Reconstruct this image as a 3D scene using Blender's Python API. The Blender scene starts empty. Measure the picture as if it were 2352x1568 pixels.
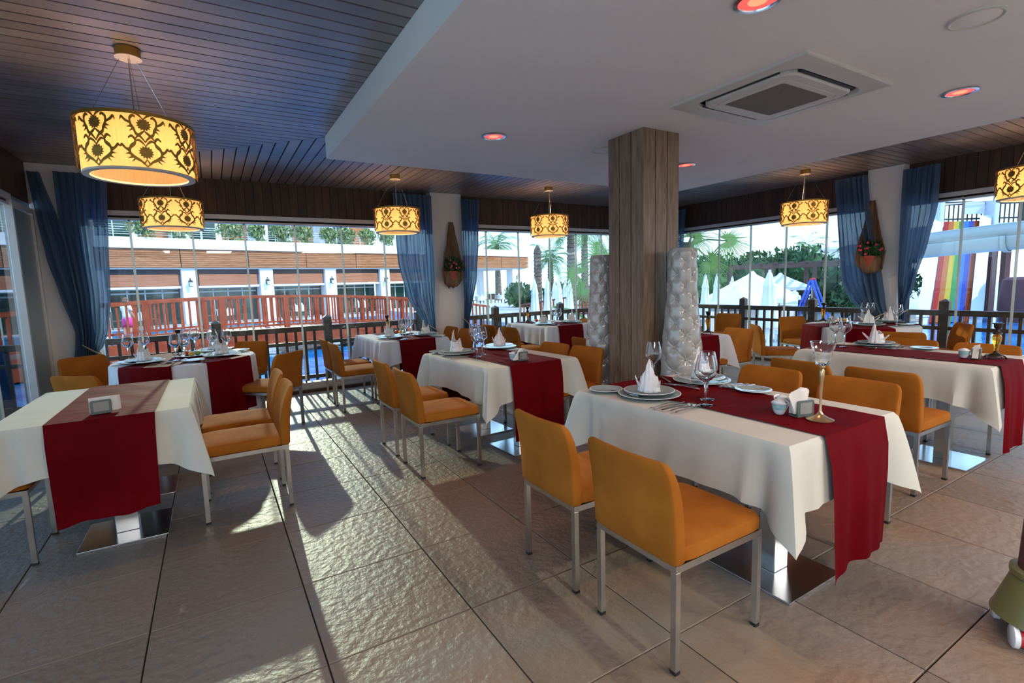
import bpy, bmesh, math, random
from mathutils import Vector, Matrix, Euler
from math import sin, cos, pi, radians as R, sqrt, exp, atan2
random.seed(7)
S = bpy.context.scene
COL = S.collection

# ---------------- camera, world, sun, exposure ----------------
cam_d = bpy.data.cameras.new('camera'); cam = bpy.data.objects.new('camera', cam_d); COL.objects.link(cam); S.camera = cam
cr = Vector((0.85720866, -0.51412698, -0.02944094)); cu = Vector((0.08420775, 0.08354069, 0.99294008)); cf = Vector((0.50803777, 0.85363599, -0.11490528))
m = Matrix((cr, cu, -cf)).transposed().to_4x4(); m.translation = Vector((0, 0, 1.404)); cam.matrix_world = m
cam_d.sensor_width = 36; cam_d.lens = 36 * 1148.3 / 2352; cam_d.clip_start = .05; cam_d.clip_end = 400

W = bpy.data.worlds.new('world'); S.world = W; W.use_nodes = True
nt = W.node_tree; nt.nodes.clear()
tc = nt.nodes.new('ShaderNodeTexCoord'); sep = nt.nodes.new('ShaderNodeSeparateXYZ'); rmp = nt.nodes.new('ShaderNodeValToRGB')
bg = nt.nodes.new('ShaderNodeBackground'); out = nt.nodes.new('ShaderNodeOutputWorld')
nt.links.new(tc.outputs['Generated'], sep.inputs[0]); nt.links.new(sep.outputs['Z'], rmp.inputs[0]); nt.links.new(rmp.outputs[0], bg.inputs[0]); nt.links.new(bg.outputs[0], out.inputs[0])
e = rmp.color_ramp.elements
e[0].position = 0.0; e[0].color = (.52, .76, .93, 1); e[1].position = 1.0; e[1].color = (.22, .45, .90, 1)
k = rmp.color_ramp.elements.new(.12); k.color = (.43, .68, .93, 1)
k = rmp.color_ramp.elements.new(.4); k.color = (.36, .62, .98, 1)
bg.inputs[1].default_value = .92

def light(name, typ, loc, energy, color=(1, 1, 1), rot=None, **kw):
    d = bpy.data.lights.new(name, typ); d.energy = energy; d.color = color
    for a, b in kw.items(): setattr(d, a, b)
    o = bpy.data.objects.new(name, d); COL.objects.link(o); o.location = loc
    if rot is not None: o.rotation_euler = rot
    return o
def aim(o, tgt):
    o.rotation_euler = (Vector(tgt) - o.location).to_track_quat('-Z', 'Y').to_euler()
sun = light('sun', 'SUN', (20, -30, 30), .85, (1, .95, .86), angle=.012)
aim(sun, (20 - 22, -30 + 32, 30 - 34))
# assumed spot lamp, unseen, added to throw the low light patches on the floor
assumed_spot = light('assumed_patch_light', 'SPOT', (1.7, 32.3, 9.7), 7800, (.94, 1.0, .74), spot_size=R(30), spot_blend=.2, shadow_soft_size=.16)
aim(assumed_spot, (2.0, 3.5, .9))
# added fill lights, unseen behind the camera, to brighten the room
for i, (x, y) in enumerate([(-.2, -1.9), (3.3, -1.6), (6.4, -1.6)]):
    a = light('added_fill_light', 'AREA', (x, y, 2.54), 36, (1, .96, .92), (0, 0, 0), shape='RECTANGLE', size=1.6, size_y=1.0)
vs = S.view_settings; vs.view_transform = 'Standard'; vs.look = 'None'; vs.gamma = 1; vs.use_curve_mapping = False; vs.exposure = 1.68
S.cycles.use_denoising = True; S.cycles.max_bounces = 10; S.cycles.transparent_max_bounces = 16; S.cycles.transmission_bounces = 8
S.cycles.diffuse_bounces = 5; S.cycles.glossy_bounces = 4; S.cycles.caustics_reflective = False; S.cycles.caustics_refractive = False
S.cycles.sample_clamp_indirect = 6

# ---------------- materials ----------------
def mat(name, col=(.8, .8, .8), rough=.5, metal=0, **kw):
    m = bpy.data.materials.new(name); m.use_nodes = True
    b = m.node_tree.nodes['Principled BSDF']
    b.inputs['Base Color'].default_value = (*col, 1); b.inputs['Roughness'].default_value = rough; b.inputs['Metallic'].default_value = metal
    for a, v in kw.items():
        b.inputs[a.replace('_', ' ')].default_value = v
    return m
def nodes(m): return m.node_tree, m.node_tree.nodes['Principled BSDF']
def noisy(m, c1, c2, scale=5, vec=(1, 1, 1), detail=4, bump=0, bscale=None, rnd=0, dist=0, lo=.3, hi=.7, coord='pos', bdist=.01):
    t, b = nodes(m); N = t.nodes; L = t.links
    if coord == 'pos': g = N.new('ShaderNodeNewGeometry'); src = g.outputs['Position']
    else: g = N.new('ShaderNodeTexCoord'); src = g.outputs['Object']
    mp = N.new('ShaderNodeMapping'); mp.inputs['Scale'].default_value = vec; L.new(src, mp.inputs[0])
    n = N.new('ShaderNodeTexNoise'); n.inputs['Scale'].default_value = scale; n.inputs['Detail'].default_value = detail; n.inputs['Distortion'].default_value = dist
    L.new(mp.outputs[0], n.inputs['Vector'])
    r = N.new('ShaderNodeValToRGB'); r.color_ramp.elements[0].position = lo; r.color_ramp.elements[1].position = hi
    r.color_ramp.elements[0].color = (*c1, 1); r.color_ramp.elements[1].color = (*c2, 1); L.new(n.outputs['Fac'], r.inputs[0])
    last = r.outputs[0]
    if rnd:
        oi = N.new('ShaderNodeObjectInfo'); hv = N.new('ShaderNodeHueSaturation'); mr = N.new('ShaderNodeMapRange')
        mr.inputs['To Min'].default_value = 1 - rnd; mr.inputs['To Max'].default_value = 1 + rnd
        L.new(oi.outputs['Random'], mr.inputs[0]); L.new(mr.outputs[0], hv.inputs['Value']); L.new(last, hv.inputs['Color']); last = hv.outputs[0]
    L.new(last, b.inputs['Base Color'])
    if bump:
        n2 = N.new('ShaderNodeTexNoise'); n2.inputs['Scale'].default_value = bscale or scale * 4; n2.inputs['Detail'].default_value = 5; L.new(mp.outputs[0], n2.inputs['Vector'])
        bp = N.new('ShaderNodeBump'); bp.inputs['Strength'].default_value = bump; bp.inputs['Distance'].default_value = bdist
        L.new(n2.outputs['Fac'], bp.inputs['Height']); L.new(bp.outputs[0], b.inputs['Normal'])
    return m
def trans_mix(name, col, tcol, ftl=.4, ftr=0.0, rough=.8):
    m = bpy.data.materials.new(name); m.use_nodes = True; t = m.node_tree; t.nodes.clear(); N = t.nodes; L = t.links
    d = N.new('ShaderNodeBsdfDiffuse'); d.inputs[0].default_value = (*col, 1)
    tl = N.new('ShaderNodeBsdfTranslucent'); tl.inputs[0].default_value = (*tcol, 1)
    mx = N.new('ShaderNodeMixShader'); mx.inputs[0].default_value = ftl; L.new(d.outputs[0], mx.inputs[1]); L.new(tl.outputs[0], mx.inputs[2])
    o = N.new('ShaderNodeOutputMaterial'); last = mx.outputs[0]
    if ftr:
        tr = N.new('ShaderNodeBsdfTransparent'); m2 = N.new('ShaderNodeMixShader'); m2.inputs[0].default_value = ftr
        L.new(last, m2.inputs[1]); L.new(tr.outputs[0], m2.inputs[2]); last = m2.outputs[0]
    L.new(last, o.inputs[0]); return m
def pane_mat(name, tint=(.97, 1, .99), refl=.75):
    m = bpy.data.materials.new(name); m.use_nodes = True; t = m.node_tree; t.nodes.clear(); N = t.nodes; L = t.links
    tr = N.new('ShaderNodeBsdfTransparent'); tr.inputs[0].default_value = (*tint, 1)
    gl = N.new('ShaderNodeBsdfGlossy'); gl.inputs['Roughness'].default_value = .0
    fr = N.new('ShaderNodeFresnel'); fr.inputs[0].default_value = 1.45
    mu = N.new('ShaderNodeMath'); mu.operation = 'MULTIPLY'; mu.inputs[1].default_value = refl; L.new(fr.outputs[0], mu.inputs[0])
    mx = N.new('ShaderNodeMixShader'); L.new(mu.outputs[0], mx.inputs[0]); L.new(tr.outputs[0], mx.inputs[1]); L.new(gl.outputs[0], mx.inputs[2])
    o = N.new('ShaderNodeOutputMaterial'); L.new(mx.outputs[0], o.inputs[0]); return m
def emis(name, col, st):
    m = bpy.data.materials.new(name); m.use_nodes = True; b = m.node_tree.nodes['Principled BSDF']
    b.inputs['Base Color'].default_value = (*col, 1); b.inputs['Emission Color'].default_value = (*col, 1); b.inputs['Emission Strength'].default_value = st
    return m

M = {}
M['tile'] = noisy(mat('stone_tile', rough=.46), (.225, .125, .065), (.19, .178, .165), .55, detail=8, bump=.8, bscale=24, rnd=.13, dist=.8, bdist=.012)
M['grout'] = mat('grout', (.10, .09, .08), .9)
M['plank'] = noisy(mat('dark_plank', rough=.3), (.17, .145, .155), (.26, .225, .235), 2.2, vec=(1, 1, 1), rnd=.14, bump=.1, bscale=8)
M['fascia'] = noisy(mat('fascia_board', rough=.5), (.035, .016, .010), (.075, .035, .020), 4, vec=(6, 6, .7), rnd=.22)
M['pillar'] = noisy(mat('pillar_board', rough=.45), (.13, .078, .045), (.27, .18, .118), 5, vec=(7, 7, .8), rnd=.1, dist=.6)
M['gap'] = mat('dark_gap', (.012, .008, .006), .9)
M['white'] = mat('white_plaster', (.84, .82, .81), .8)
M['soffit'] = noisy(mat('ceiling_paint', rough=.8), (.74, .73, .74), (.78, .77, .77), 1.2)
M['alu'] = mat('pale_aluminium', (.62, .62, .62), .4, .35)
M['seal'] = trans_mix('clear_seal', (.70, .66, .56), (.8, .75, .62), .4, .25)
M['pane'] = pane_mat('window_glass')
M['teal'] = mat('blue_grey_glass_leaf', (.20, .29, .34), .3, Specular_IOR_Level=.7)
M['steel'] = noisy(mat('brushed_steel', rough=.26, metal=1), (.50, .49, .46), (.62, .61, .58), 8)
M['mirror'] = mat('polished_steel', (.66, .68, .72), .2, 1)
M['black'] = mat('black_plastic', (.015, .015, .015), .5)
M['velvet'] = noisy(mat('ochre_velvet', rough=.9, Specular_IOR_Level=.15), (.31, .094, .009), (.40, .132, .016), 6, bump=.06, bscale=60)
M['cloth'] = noisy(mat('cream_tablecloth', rough=.9), (.58, .55, .47), (.64, .61, .53), 3, bump=.15, bscale=6, bdist=.03)
M['whitecloth'] = noisy(mat('white_tablecloth', rough=.85), (.66, .66, .69), (.72, .72, .75), 3, bump=.1, bscale=9, bdist=.02)
M['runner'] = noisy(mat('red_satin', rough=.7, Specular_IOR_Level=.05), (.10, .0008, .0025), (.15, .0015, .005), 2.5, bump=.3, bscale=7, vec=(.6, 2.2, 1), bdist=.02)
M['napkin'] = mat('white_napkin', (.84, .82, .82), .8)
M['paper'] = mat('paper_napkin', (.80, .74, .68), .8)
M['glaze'] = mat('pale_celadon_glaze', (.26, .36, .345), .07, Specular_IOR_Level=.7)
M['glaze_in'] = mat('pale_plate_glaze', (.38, .47, .46), .06, Specular_IOR_Level=.7)
M['rim'] = mat('white_china_rim', (.85, .87, .87), .12)
M['china'] = mat('white_china', (.80, .80, .80), .15)
M['band'] = noisy(mat('turquoise_band', rough=.2), (.18, .45, .46), (.45, .62, .60), 60)
M['acrylic'] = mat('smoked_acrylic', (.30, .29, .27), .15)
M['acrylic_edge'] = mat('grey_green_acrylic', (.12, .15, .14), .2)
M['glass'] = mat('clear_glass', (1, 1, 1), 0.0, Transmission_Weight=1.0, IOR=1.45)
M['bulbglass'] = mat('amber_glass', (1.0, .30, .02), .03, Transmission_Weight=.85, IOR=1.3)
M['yellowglass'] = mat('yellow_amber_glass', (1.0, .50, .04), .03, Transmission_Weight=.85, IOR=1.3)
M['bronze'] = mat('dark_bronze', (.035, .024, .018), .4, .6)
M['brass'] = mat('antique_brass', (.52, .36, .20), .3, .9)
M['goldmetal'] = mat('gold_brass_sheet', (.38, .22, .045), .38, .75)
M['canopy'] = mat('warm_white_metal', (.75, .62, .45), .35, .4)
M['shade'] = trans_mix('pleated_cream_shade', (.72, .52, .30), (.95, .66, .33), .6)
M['shaderim'] = mat('grey_shade_rim', (.55, .53, .50), .6)
M['bulb'] = emis('lit_bulb', (1.0, .62, .25), 14)
M['redlens'] = emis('red_lens', (1.0, .07, .06), .55)
M['orangelens'] = emis('orange_core', (1.0, .16, .08), .8)
M['chrome'] = mat('chrome', (.55, .55, .57), .16, 1)
M['plastic'] = mat('off_white_plastic', (.55, .53, .50), .45)
M['greymesh'] = noisy(mat('grey_mesh', rough=.7), (.13, .115, .095), (.17, .15, .125), 80)
M['curtain'] = trans_mix('blue_sheer', (.13, .21, .33), (.16, .28, .46), .45, .06)
M['rope'] = mat('gold_rope', (.50, .42, .24), .7)
M['vase'] = mat('pearl_ceramic', (.40, .375, .345), .24, Coat_Weight=.6, Coat_Roughness=.08)
M['sheath'] = noisy(mat('palm_sheath_bark', rough=.8), (.10, .05, .025), (.26, .155, .085), 5, vec=(4, 4, .6), bump=.4, bscale=30)
M['terracotta'] = mat('terracotta', (.42, .075, .04), .6)
M['leaf'] = noisy(mat('dark_leaf', rough=.55), (.012, .05, .018), (.05, .14, .04), 9)
M['flower'] = mat('pink_petal', (.85, .06, .16), .6)
M['blackoff'] = mat('pool_rail_wood', (.04, .028, .022), .5)
M['rail'] = noisy(mat('brown_rail_wood', rough=.5), (.055, .030, .018), (.11, .065, .038), 5, vec=(2, 2, 2))
M['deckstone'] = noisy(mat('pale_paving', rough=.7), (.48, .45, .42), (.62, .58, .55), 3)
M['redwood'] = noisy(mat('bridge_redwood', rough=.7, Specular_IOR_Level=.15), (.26, .035, .012), (.42, .085, .03), 6, rnd=.12)
M['bdeck'] = noisy(mat('bridge_deck_board', rough=.55), (.22, .075, .055), (.32, .13, .10), 6, rnd=.15)
t, b = nodes(mat('pool_water', (.02, .22, .62), .03)); M['water'] = bpy.data.materials['pool_water']
noisy(M['water'], (.01, .16, .55), (.05, .42, .80), .7, detail=3, bump=.35, bscale=2.2, bdist=.05)
M['hwhite'] = mat('house_white', (.86, .86, .87), .7)
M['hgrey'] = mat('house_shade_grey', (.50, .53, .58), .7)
M['siding'] = noisy(mat('larch_slat', rough=.7, Specular_IOR_Level=.15), (.34, .115, .045), (.54, .25, .12), 3, vec=(.6, .6, 9), rnd=.12)
M['blind'] = noisy(mat('roller_slats', rough=.7, Specular_IOR_Level=.15), (.36, .12, .06), (.50, .22, .12), 2, vec=(.5, .5, 14))
M['darkband'] = mat('shade_box', (.05, .03, .03), .6)
M['hglass'] = mat('dark_green_glass', (.025, .055, .045), .05, Specular_IOR_Level=.8)
M['hframe'] = mat('grey_green_frame', (.50, .55, .50), .4)
M['lantern'] = mat('black_iron', (.015, .015, .015), .5)
M['lglass'] = mat('frosted_glass', (.8, .8, .8), .3)
M['plantleaf'] = noisy(mat('rubber_leaf', rough=.45), (.10, .16, .05), (.40, .46, .18), 4)
M['palmleaf'] = noisy(mat('palm_leaf', rough=.45), (.04, .12, .03), (.22, .40, .12), 2)
M['fanleaf'] = trans_mix('sunlit_fan_leaf', (.10, .20, .05), (.34, .52, .12), .5)
M['hedge'] = noisy(mat('pine_foliage', rough=.8), (.015, .055, .018), (.085, .19, .055), 1.3, detail=8, rnd=.2)
M['trunk'] = noisy(mat('palm_trunk_bark', rough=.85), (.09, .06, .045), (.25, .18, .13), 3, vec=(1, 1, 4), bump=.6, bscale=10)
M['canvas'] = mat('white_canvas', (.84, .85, .88), .75)
M['canvas2'] = mat('cream_canvas', (.74, .75, .72), .75)
M['pole'] = mat('white_pole', (.75, .75, .75), .4)
M['pergola'] = mat('dark_pergola_wood', (.10, .045, .035), .6)
M['swingblue'] = mat('blue_paint', (.03, .10, .65), .4)
M['swingred'] = mat('red_paint', (.5, .03, .03), .4)
for n, c in dict(red=(.50, .015, .015), orange=(.62, .15, .03), yellow=(.70, .48, .04), green=(.03, .32, .08), blue=(.015, .19, .72), indigo=(.01, .06, .42), rust=(.52, .08, .02)).items():
    M['s_' + n] = mat('slide_' + n, tuple(q * .62 for q in c), .6, Specular_IOR_Level=.15)
M['slidewhite'] = mat('slide_white', (.60, .62, .72), .5)
M['tube'] = mat('pale_fibreglass', (.38, .41, .40), .45)
M['hdark'] = mat('dark_maroon', (.11, .035, .035), .6)
M['skin'] = mat('skin', (.60, .34, .24), .6)
M['hair'] = mat('brown_hair', (.16, .08, .04), .7)
M['shirtwhite'] = mat('white_shirt', (.80, .80, .82), .8)
M['green'] = mat('green_bag_cloth', (.02, .25, .20), .7)
M['shorts'] = mat('dark_shorts', (.10, .10, .13), .8)
M['pink'] = mat('pink_cloth', (.75, .06, .40), .8)
M['bluecloth'] = mat('navy_wrap', (.02, .06, .15), .75)
M['olive'] = mat('olive_plastic', (.17, .16, .06), .3)
M['food1'] = mat('salad_green', (.25, .42, .12), .5)
M['food2'] = mat('tomato', (.60, .05, .02), .3)
M['food3'] = mat('yellow_pepper', (.75, .45, .08), .4)
M['orange'] = mat('orange_shirt', (.75, .12, .02), .8)

# ---------------- mesh helpers ----------------
class MB:
    def __init__(s): s.v = []; s.f = []
    def add(s, vs, fs, mtx=None):
        o = len(s.v)
        s.v += [tuple(mtx @ Vector(p)) if mtx else tuple(p) for p in vs]
        s.f += [tuple(i + o for i in f) for f in fs]; return s
    def box(s, x0, x1, y0, y1, z0, z1, mtx=None):
        return s.add([(x0, y0, z0), (x1, y0, z0), (x1, y1, z0), (x0, y1, z0), (x0, y0, z1), (x1, y0, z1), (x1, y1, z1), (x0, y1, z1)],
                     [(3, 2, 1, 0), (4, 5, 6, 7), (0, 1, 5, 4), (1, 2, 6, 5), (2, 3, 7, 6), (3, 0, 4, 7)], mtx)
    def tile(s, x0, x1, y0, y1, z0, z1, c):   # box with a small chamfer round its top
        return s.add([(x0, y0, z0), (x1, y0, z0), (x1, y1, z0), (x0, y1, z0), (x0, y0, z1 - c), (x1, y0, z1 - c), (x1, y1, z1 - c), (x0, y1, z1 - c),
                      (x0 + c, y0 + c, z1), (x1 - c, y0 + c, z1), (x1 - c, y1 - c, z1), (x0 + c, y1 - c, z1)],
                     [(3, 2, 1, 0), (8, 9, 10, 11), (0, 1, 5, 4), (1, 2, 6, 5), (2, 3, 7, 6), (3, 0, 4, 7), (4, 5, 9, 8), (5, 6, 10, 9), (6, 7, 11, 10), (7, 4, 8, 11)])
    def lathe(s, prof, n=24, c=(0, 0, 0), cap0=True, cap1=True, fold=0, nf=8):
        o = len(s.v)
        for (r, z) in prof:
            for i in range(n):
                a = 2 * pi * i / n; rr = r * (1 + fold * cos(nf * a))
                s.v.append((c[0] + rr * cos(a), c[1] + rr * sin(a), c[2] + z))
        for j in range(len(prof) - 1):
            for i in range(n):
                s.f.append((o + j * n + i, o + j * n + (i + 1) % n, o + (j + 1) * n + (i + 1) % n, o + (j + 1) * n + i))
        if cap0: s.f.append(tuple(o + i for i in reversed(range(n))))
        if cap1: s.f.append(tuple(o + (len(prof) - 1) * n + i for i in range(n)))
        return s
    def tube(s, pts, r, n=8, closed=False, r1=None):
        pts = [Vector(p) for p in pts]; o = len(s.v); N = len(pts); up = Vector((0, 0, 1))
        for i, p in enumerate(pts):
            if closed: t = pts[(i + 1) % N] - pts[i - 1]
            else: t = pts[min(i + 1, N - 1)] - pts[max(i - 1, 0)]
            t.normalize(); a = t.cross(up)
            if a.length < 1e-3: a = t.cross(Vector((0, 1, 0)))
            a.normalize(); b = a.cross(t); rr = r if r1 is None else r + (r1 - r) * i / (N - 1)
            for k in range(n):
                w = 2 * pi * k / n + pi / n; s.v.append(tuple(p + a * (rr * cos(w)) + b * (rr * sin(w))))
        for i in range(N - (0 if closed else 1)):
            j = (i + 1) % N
            for k in range(n): s.f.append((o + i * n + k, o + i * n + (k + 1) % n, o + j * n + (k + 1) % n, o + j * n + k))
        if not closed: s.f.append(tuple(o + k for k in reversed(range(n)))); s.f.append(tuple(o + (N - 1) * n + k for k in range(n)))
        return s
    def grid(s, rows, flip=False):   # rows: list of lists of points
        o = len(s.v); n = len(rows[0])
        for r in rows: s.v += [tuple(p) for p in r]
        for j in range(len(rows) - 1):
            for i in range(n - 1):
                q = (o + j * n + i, o + j * n + i + 1, o + (j + 1) * n + i + 1, o + (j + 1) * n + i)
                s.f.append(q[::-1] if flip else q)
        return s
    def sphere(s, c, r, n=12, m=8, sz=1):
        return s.lathe([(r * sin(pi * j / m) + 1e-4, -r * sz * cos(pi * j / m)) for j in range(m + 1)], n, c)
    def build(s, name, mt, parent=None, smooth=False, loc=None, rz=0, bevel=0, solid=0, sub=0):
        me = bpy.data.meshes.new(name); me.from_pydata(s.v, [], s.f); me.update()
        if bevel or solid or smooth:
            bm = bmesh.new(); bm.from_mesh(me)
            if bevel: bmesh.ops.bevel(bm, geom=bm.edges[:], offset=bevel, segments=2, affect='EDGES', profile=.6)
            bm.to_mesh(me); bm.free()
        if smooth:
            for p in me.polygons: p.use_smooth = True
        me.materials.append(M[mt])
        o = bpy.data.objects.new(name, me); COL.objects.link(o)
        if smooth and not sub:
            md = o.modifiers.new('ws', 'EDGE_SPLIT'); md.split_angle = R(40)
        if solid: md = o.modifiers.new('so', 'SOLIDIFY'); md.thickness = solid; md.offset = 0
        if sub: md = o.modifiers.new('su', 'SUBSURF'); md.levels = sub; md.render_levels = sub
        if loc is not None: o.location = loc
        if rz: o.rotation_euler = (0, 0, rz)
        if parent is not None: o.parent = parent
        return o
def thing(name, label, cat, loc=(0, 0, 0), rz=0, group=None):
    o = bpy.data.objects.new(name, None); COL.objects.link(o); o.empty_display_size = .1
    o.location = loc; o.rotation_euler = (0, 0, rz); o['label'] = label; o['category'] = cat
    if group: o['group'] = group
    return o
def tag(o, label, cat, group=None, kind=None):
    o['label'] = label; o['category'] = cat
    if group: o['group'] = group
    if kind: o['kind'] = kind
    return o
def structure(o): o['kind'] = 'structure'; return o
def sempty(name):
    o = bpy.data.objects.new(name, None); COL.objects.link(o); o['kind'] = 'structure'; return o
def dup(root, loc, rz=0, label=None, group=None, scale=None):
    r = root.copy(); COL.objects.link(r); r.location = loc; r.rotation_euler = (0, 0, rz)
    if label: r['label'] = label
    if group: r['group'] = group
    if scale: r.scale = scale
    for ch in list(root.children):
        c = ch.copy(); COL.objects.link(c); c.parent = r
        for g in ch.children:
            d = g.copy(); COL.objects.link(d); d.parent = c
    return r
_first = {}
def place(key, maker, loc, rz, label, group=None, scale=None):
    if key not in _first:
        o = maker(); _first[key] = o; o.location = loc; o.rotation_euler = (0, 0, rz); o['label'] = label
        if group: o['group'] = group
        if scale: o.scale = scale
        return o
    return dup(_first[key], loc, rz, label, group, scale)
def copyobj(o, loc, parent=None, rz=0):
    c = o.copy(); COL.objects.link(c); c.location = loc; c.rotation_euler = (0, 0, rz)
    if parent is not None: c.parent = parent
    return c
def Tm(x=0, y=0, z=0, rz=0, rx=0, ry=0): return Matrix.Translation((x, y, z)) @ Euler((rx, ry, rz)).to_matrix().to_4x4()

# ======================= ROOM =======================
XL, XC, YA, YB, ZC, ZW, ZS = -1.55, 8.0, 7.36, -3.6, 2.8, 2.28, 2.6
# floor with its tiles
fl = structure(MB().box(XL - .1, XC + .1, YB, YA + .02, -.14, -.02).build('floor', 'grout'))
tl = None; OX, OY = .2615, 2.4615
for i in range(-4, 13):
    for j in range(-7, 9):
        x0, y0 = OX + i * .6, OY + j * .6
        a0, a1, b0, b1 = max(x0 + .003, XL), min(x0 + .597, XC), y0 + .003, min(y0 + .597, YA)
        if a1 - a0 < .02 or b1 - b0 < .02: continue
        if j < -4:
            continue
        full = abs(a1 - a0 - .594) < 1e-3 and abs(b1 - b0 - .594) < 1e-3
        if full and tl is not None: copyobj(tl, (x0, y0, random.uniform(-.0006, .0006)), fl)
        else:
            o = MB().tile(a0 - x0, a1 - x0, b0 - y0, b1 - y0, -.02, 0, .002).build('floor_tile', 'tile', fl, loc=(x0, y0, 0))
            if full: tl = o
MB().box(XL, XC, YB, OY - 4 * .6, -.02, 0).build('rear_floor_screed', 'tile', fl)
# ceiling: planks in three mitred fields round the dropped panel
ce = structure(MB().box(XL - .1, XC + .1, YB, YA + .1, ZC + .012, ZC + .12).build('ceiling', 'gap'))
PW = .105; g_ = .012
def plank(pts, name='ceiling_plank', par=ce):   # convex polygon in plan, chamfer-free, real thickness
    n = len(pts); v = [(x, y, ZC) for x, y in pts] + [(x, y, ZC + .012) for x, y in pts]
    f = [tuple(reversed(range(n))), tuple(range(n, 2 * n))] + [(i, (i + 1) % n, (i + 1) % n + n, i + n) for i in range(n)]
    # face order so that the underside looks down
    MB().add(v, f).build(name, 'plank', par)
DL, DR, DF = 1.02, 5.65, 4.97          # dropped panel edges
mitL = lambda y: DL - (y - (DF + .03)) if y > DF + .03 else DL
mitR = lambda y: DR + (y - DF) if y > DF else DR
y = .35
while y < YA - .02:
    y1 = min(y + PW - g_, YA)
    if mitL(y1) - XL > .02: plank([(XL, y), (mitL(y), y), (mitL(y1), y1), (XL, y1)])
    if XC - mitR(y1) > .02: plank([(mitR(y), y), (XC, y), (XC, y1), (mitR(y1), y1)])
    y += PW
MB().box(XL, DL, YB, .345, ZC, ZC + .012).build('rear_planking', 'plank', ce)
MB().box(DR, XC, YB, .345, ZC, ZC + .012).build('rear_planking', 'plank', ce)
x = XL
while x < XC - .02:
    x1 = min(x + PW - g_, XC)
    def ys(xx):
        if xx < DL: return DF + .03 + (DL - xx) + .004
        if xx > DR: return DF + (xx - DR) + .004
        return DF
    ya, yb = ys(x), ys(x1)
    if ya < YA - .01 or yb < YA - .01: plank([(x, min(ya, YA)), (x1, min(yb, YA)), (x1, YA), (x, YA)])
    x += PW
dc = structure(MB().box(DL, DR, YB, DF, ZS, ZC - .001).build('dropped_ceiling', 'soffit'))

# walls A (back), C (right), L (left)
def wall_boards(par, along, p0, p1, fix, inward, z0, z1, step=.105):
    a = p0
    while a < p1 - .02:
        b_ = min(a + step - .004, p1)
        if along == 'x': MB().box(a, b_, min(fix, fix + inward * .014), max(fix, fix + inward * .014), z0, z1).build('wall_board', 'fascia', par)
        else: MB().box(min(fix, fix + inward * .014), max(fix, fix + inward * .014), a, b_, z0, z1).build('wall_board', 'fascia', par)
        a += step
wA = structure(MB().box(XL - .1, XC + .1, YA + .02, YA + .16, ZW + .09, ZC + .1).build('wall_back', 'gap'))
wall_boards(wA, 'x', -1.1, 2.93, YA + .014, -1, ZW + .09, ZC); wall_boards(wA, 'x', 3.44, XC, YA + .014, -1, ZW + .09, ZC)
wC = structure(MB().box(XC + .02, XC + .16, YB, YA + .1, ZW + .09, ZC + .1).build('wall_right', 'gap'))
wall_boards(wC, 'y', 3.53, YA, XC + .014, -1, ZW + .09, ZC); wall_boards(wC, 'y', -.2, 3.11, XC + .014, -1, ZW + .09, ZC)
wL = structure(MB().box(XL - .16, XL - .02, YB, YA + .1, ZW + .09, ZC + .1).build('wall_left', 'gap'))
wall_boards(wL, 'y', 2.2, 7.15, XL - .014, 1, ZW + .09, ZC, .42)
MB().box(XL - .02, XL, YB, 2.2, ZW + .09, ZC).build('rear_wall_boarding', 'fascia', wL)
structure(MB().box(XL - .2, XC + .2, YB - .15, YB, -.02, ZC + .1).build('wall_rear', 'white'))
structure(MB().box(XC + .16, XC + 1.5, YB, YA + 1.0, 2.62, 2.74).build('added_sun_block_right', 'white'))  # overhang added out of view to keep direct sun off the floor inside
# masonry columns between the windows
def column(name, x0, x1, y0, y1):
    return structure(MB().box(x0, x1, y0, y1, 0, ZC - .002).build(name, 'white', bevel=.006))
column('column_back', 2.93, 3.44, 7.2, YA + .12)
column('column_right', 7.85, XC + .14, 3.11, 3.53)
column('column_corner', -1.55, -1.12, 7.15, YA + .12)
column('column_far_corner', 7.86, XC + .14, 7.2, YA + .12)
hk = MB().tube([(-1.30, 7.15, .97), (-1.30, 7.11, .97), (-1.27, 7.10, .98)], .006, 8); hk.lathe([(.012, 0), (.012, .006)], 12, (-1.30, 7.145, .967))
tag(hk.build('wall_hook', 'bronze'), 'small dark metal curtain hook on the white left corner column', 'hook')
# frameless folding glass walls
def glasswall(name, along, p0, p1, joints, fix, outw):
    w = sempty(name)
    def bx(a, b_, d0, d1, z0, z1, nm, mt, bev=0):
        lo, hi = sorted((fix + outw * d0, fix + outw * d1))
        if along == 'x': return MB().box(a, b_, lo, hi, z0, z1).build(nm, mt, w, bevel=bev)
        return MB().box(lo, hi, a, b_, z0, z1).build(nm, mt, w, bevel=bev)
    bx(p0, p1, -.03, .10, ZW + .035, ZW + .09, 'head_track', 'alu', .003)
    bx(p0, p1, .01, .06, ZW + .012, ZW + .035, 'track_slot', 'gap')
    bx(p0, p1, -.005, .085, ZW - .012, ZW + .012, 'hanger_rail', 'alu')
    bx(p0, p1, -.12, .12, 0, .035, 'kick_board', 'fascia')
    bx(p0, p1, -.07, .12, .035, .075, 'sill_step', 'alu', .003)
    bx(p0, p1, -.02, .12, .075, .12, 'sill_track', 'alu', .003)
    ed = [p0] + list(joints) + [p1]
    for a, b_ in zip(ed[:-1], ed[1:]):
        if b_ - a > .03:
            bx(a + .004, b_ - .004, .030, .030001, .12, ZW - .012, 'glass_pane', 'pane')
    for j in joints:
        bx(j - .011, j + .011, .018, .044, .12, ZW - .012, 'edge_seal', 'seal')
        bx(j - .008, j + .008, .0, .05, ZW - .02, ZW + .05, 'hanger', 'black'); bx(j - .008, j + .008, .0, .05, .07, .15, 'pivot', 'black')
    return w
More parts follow.
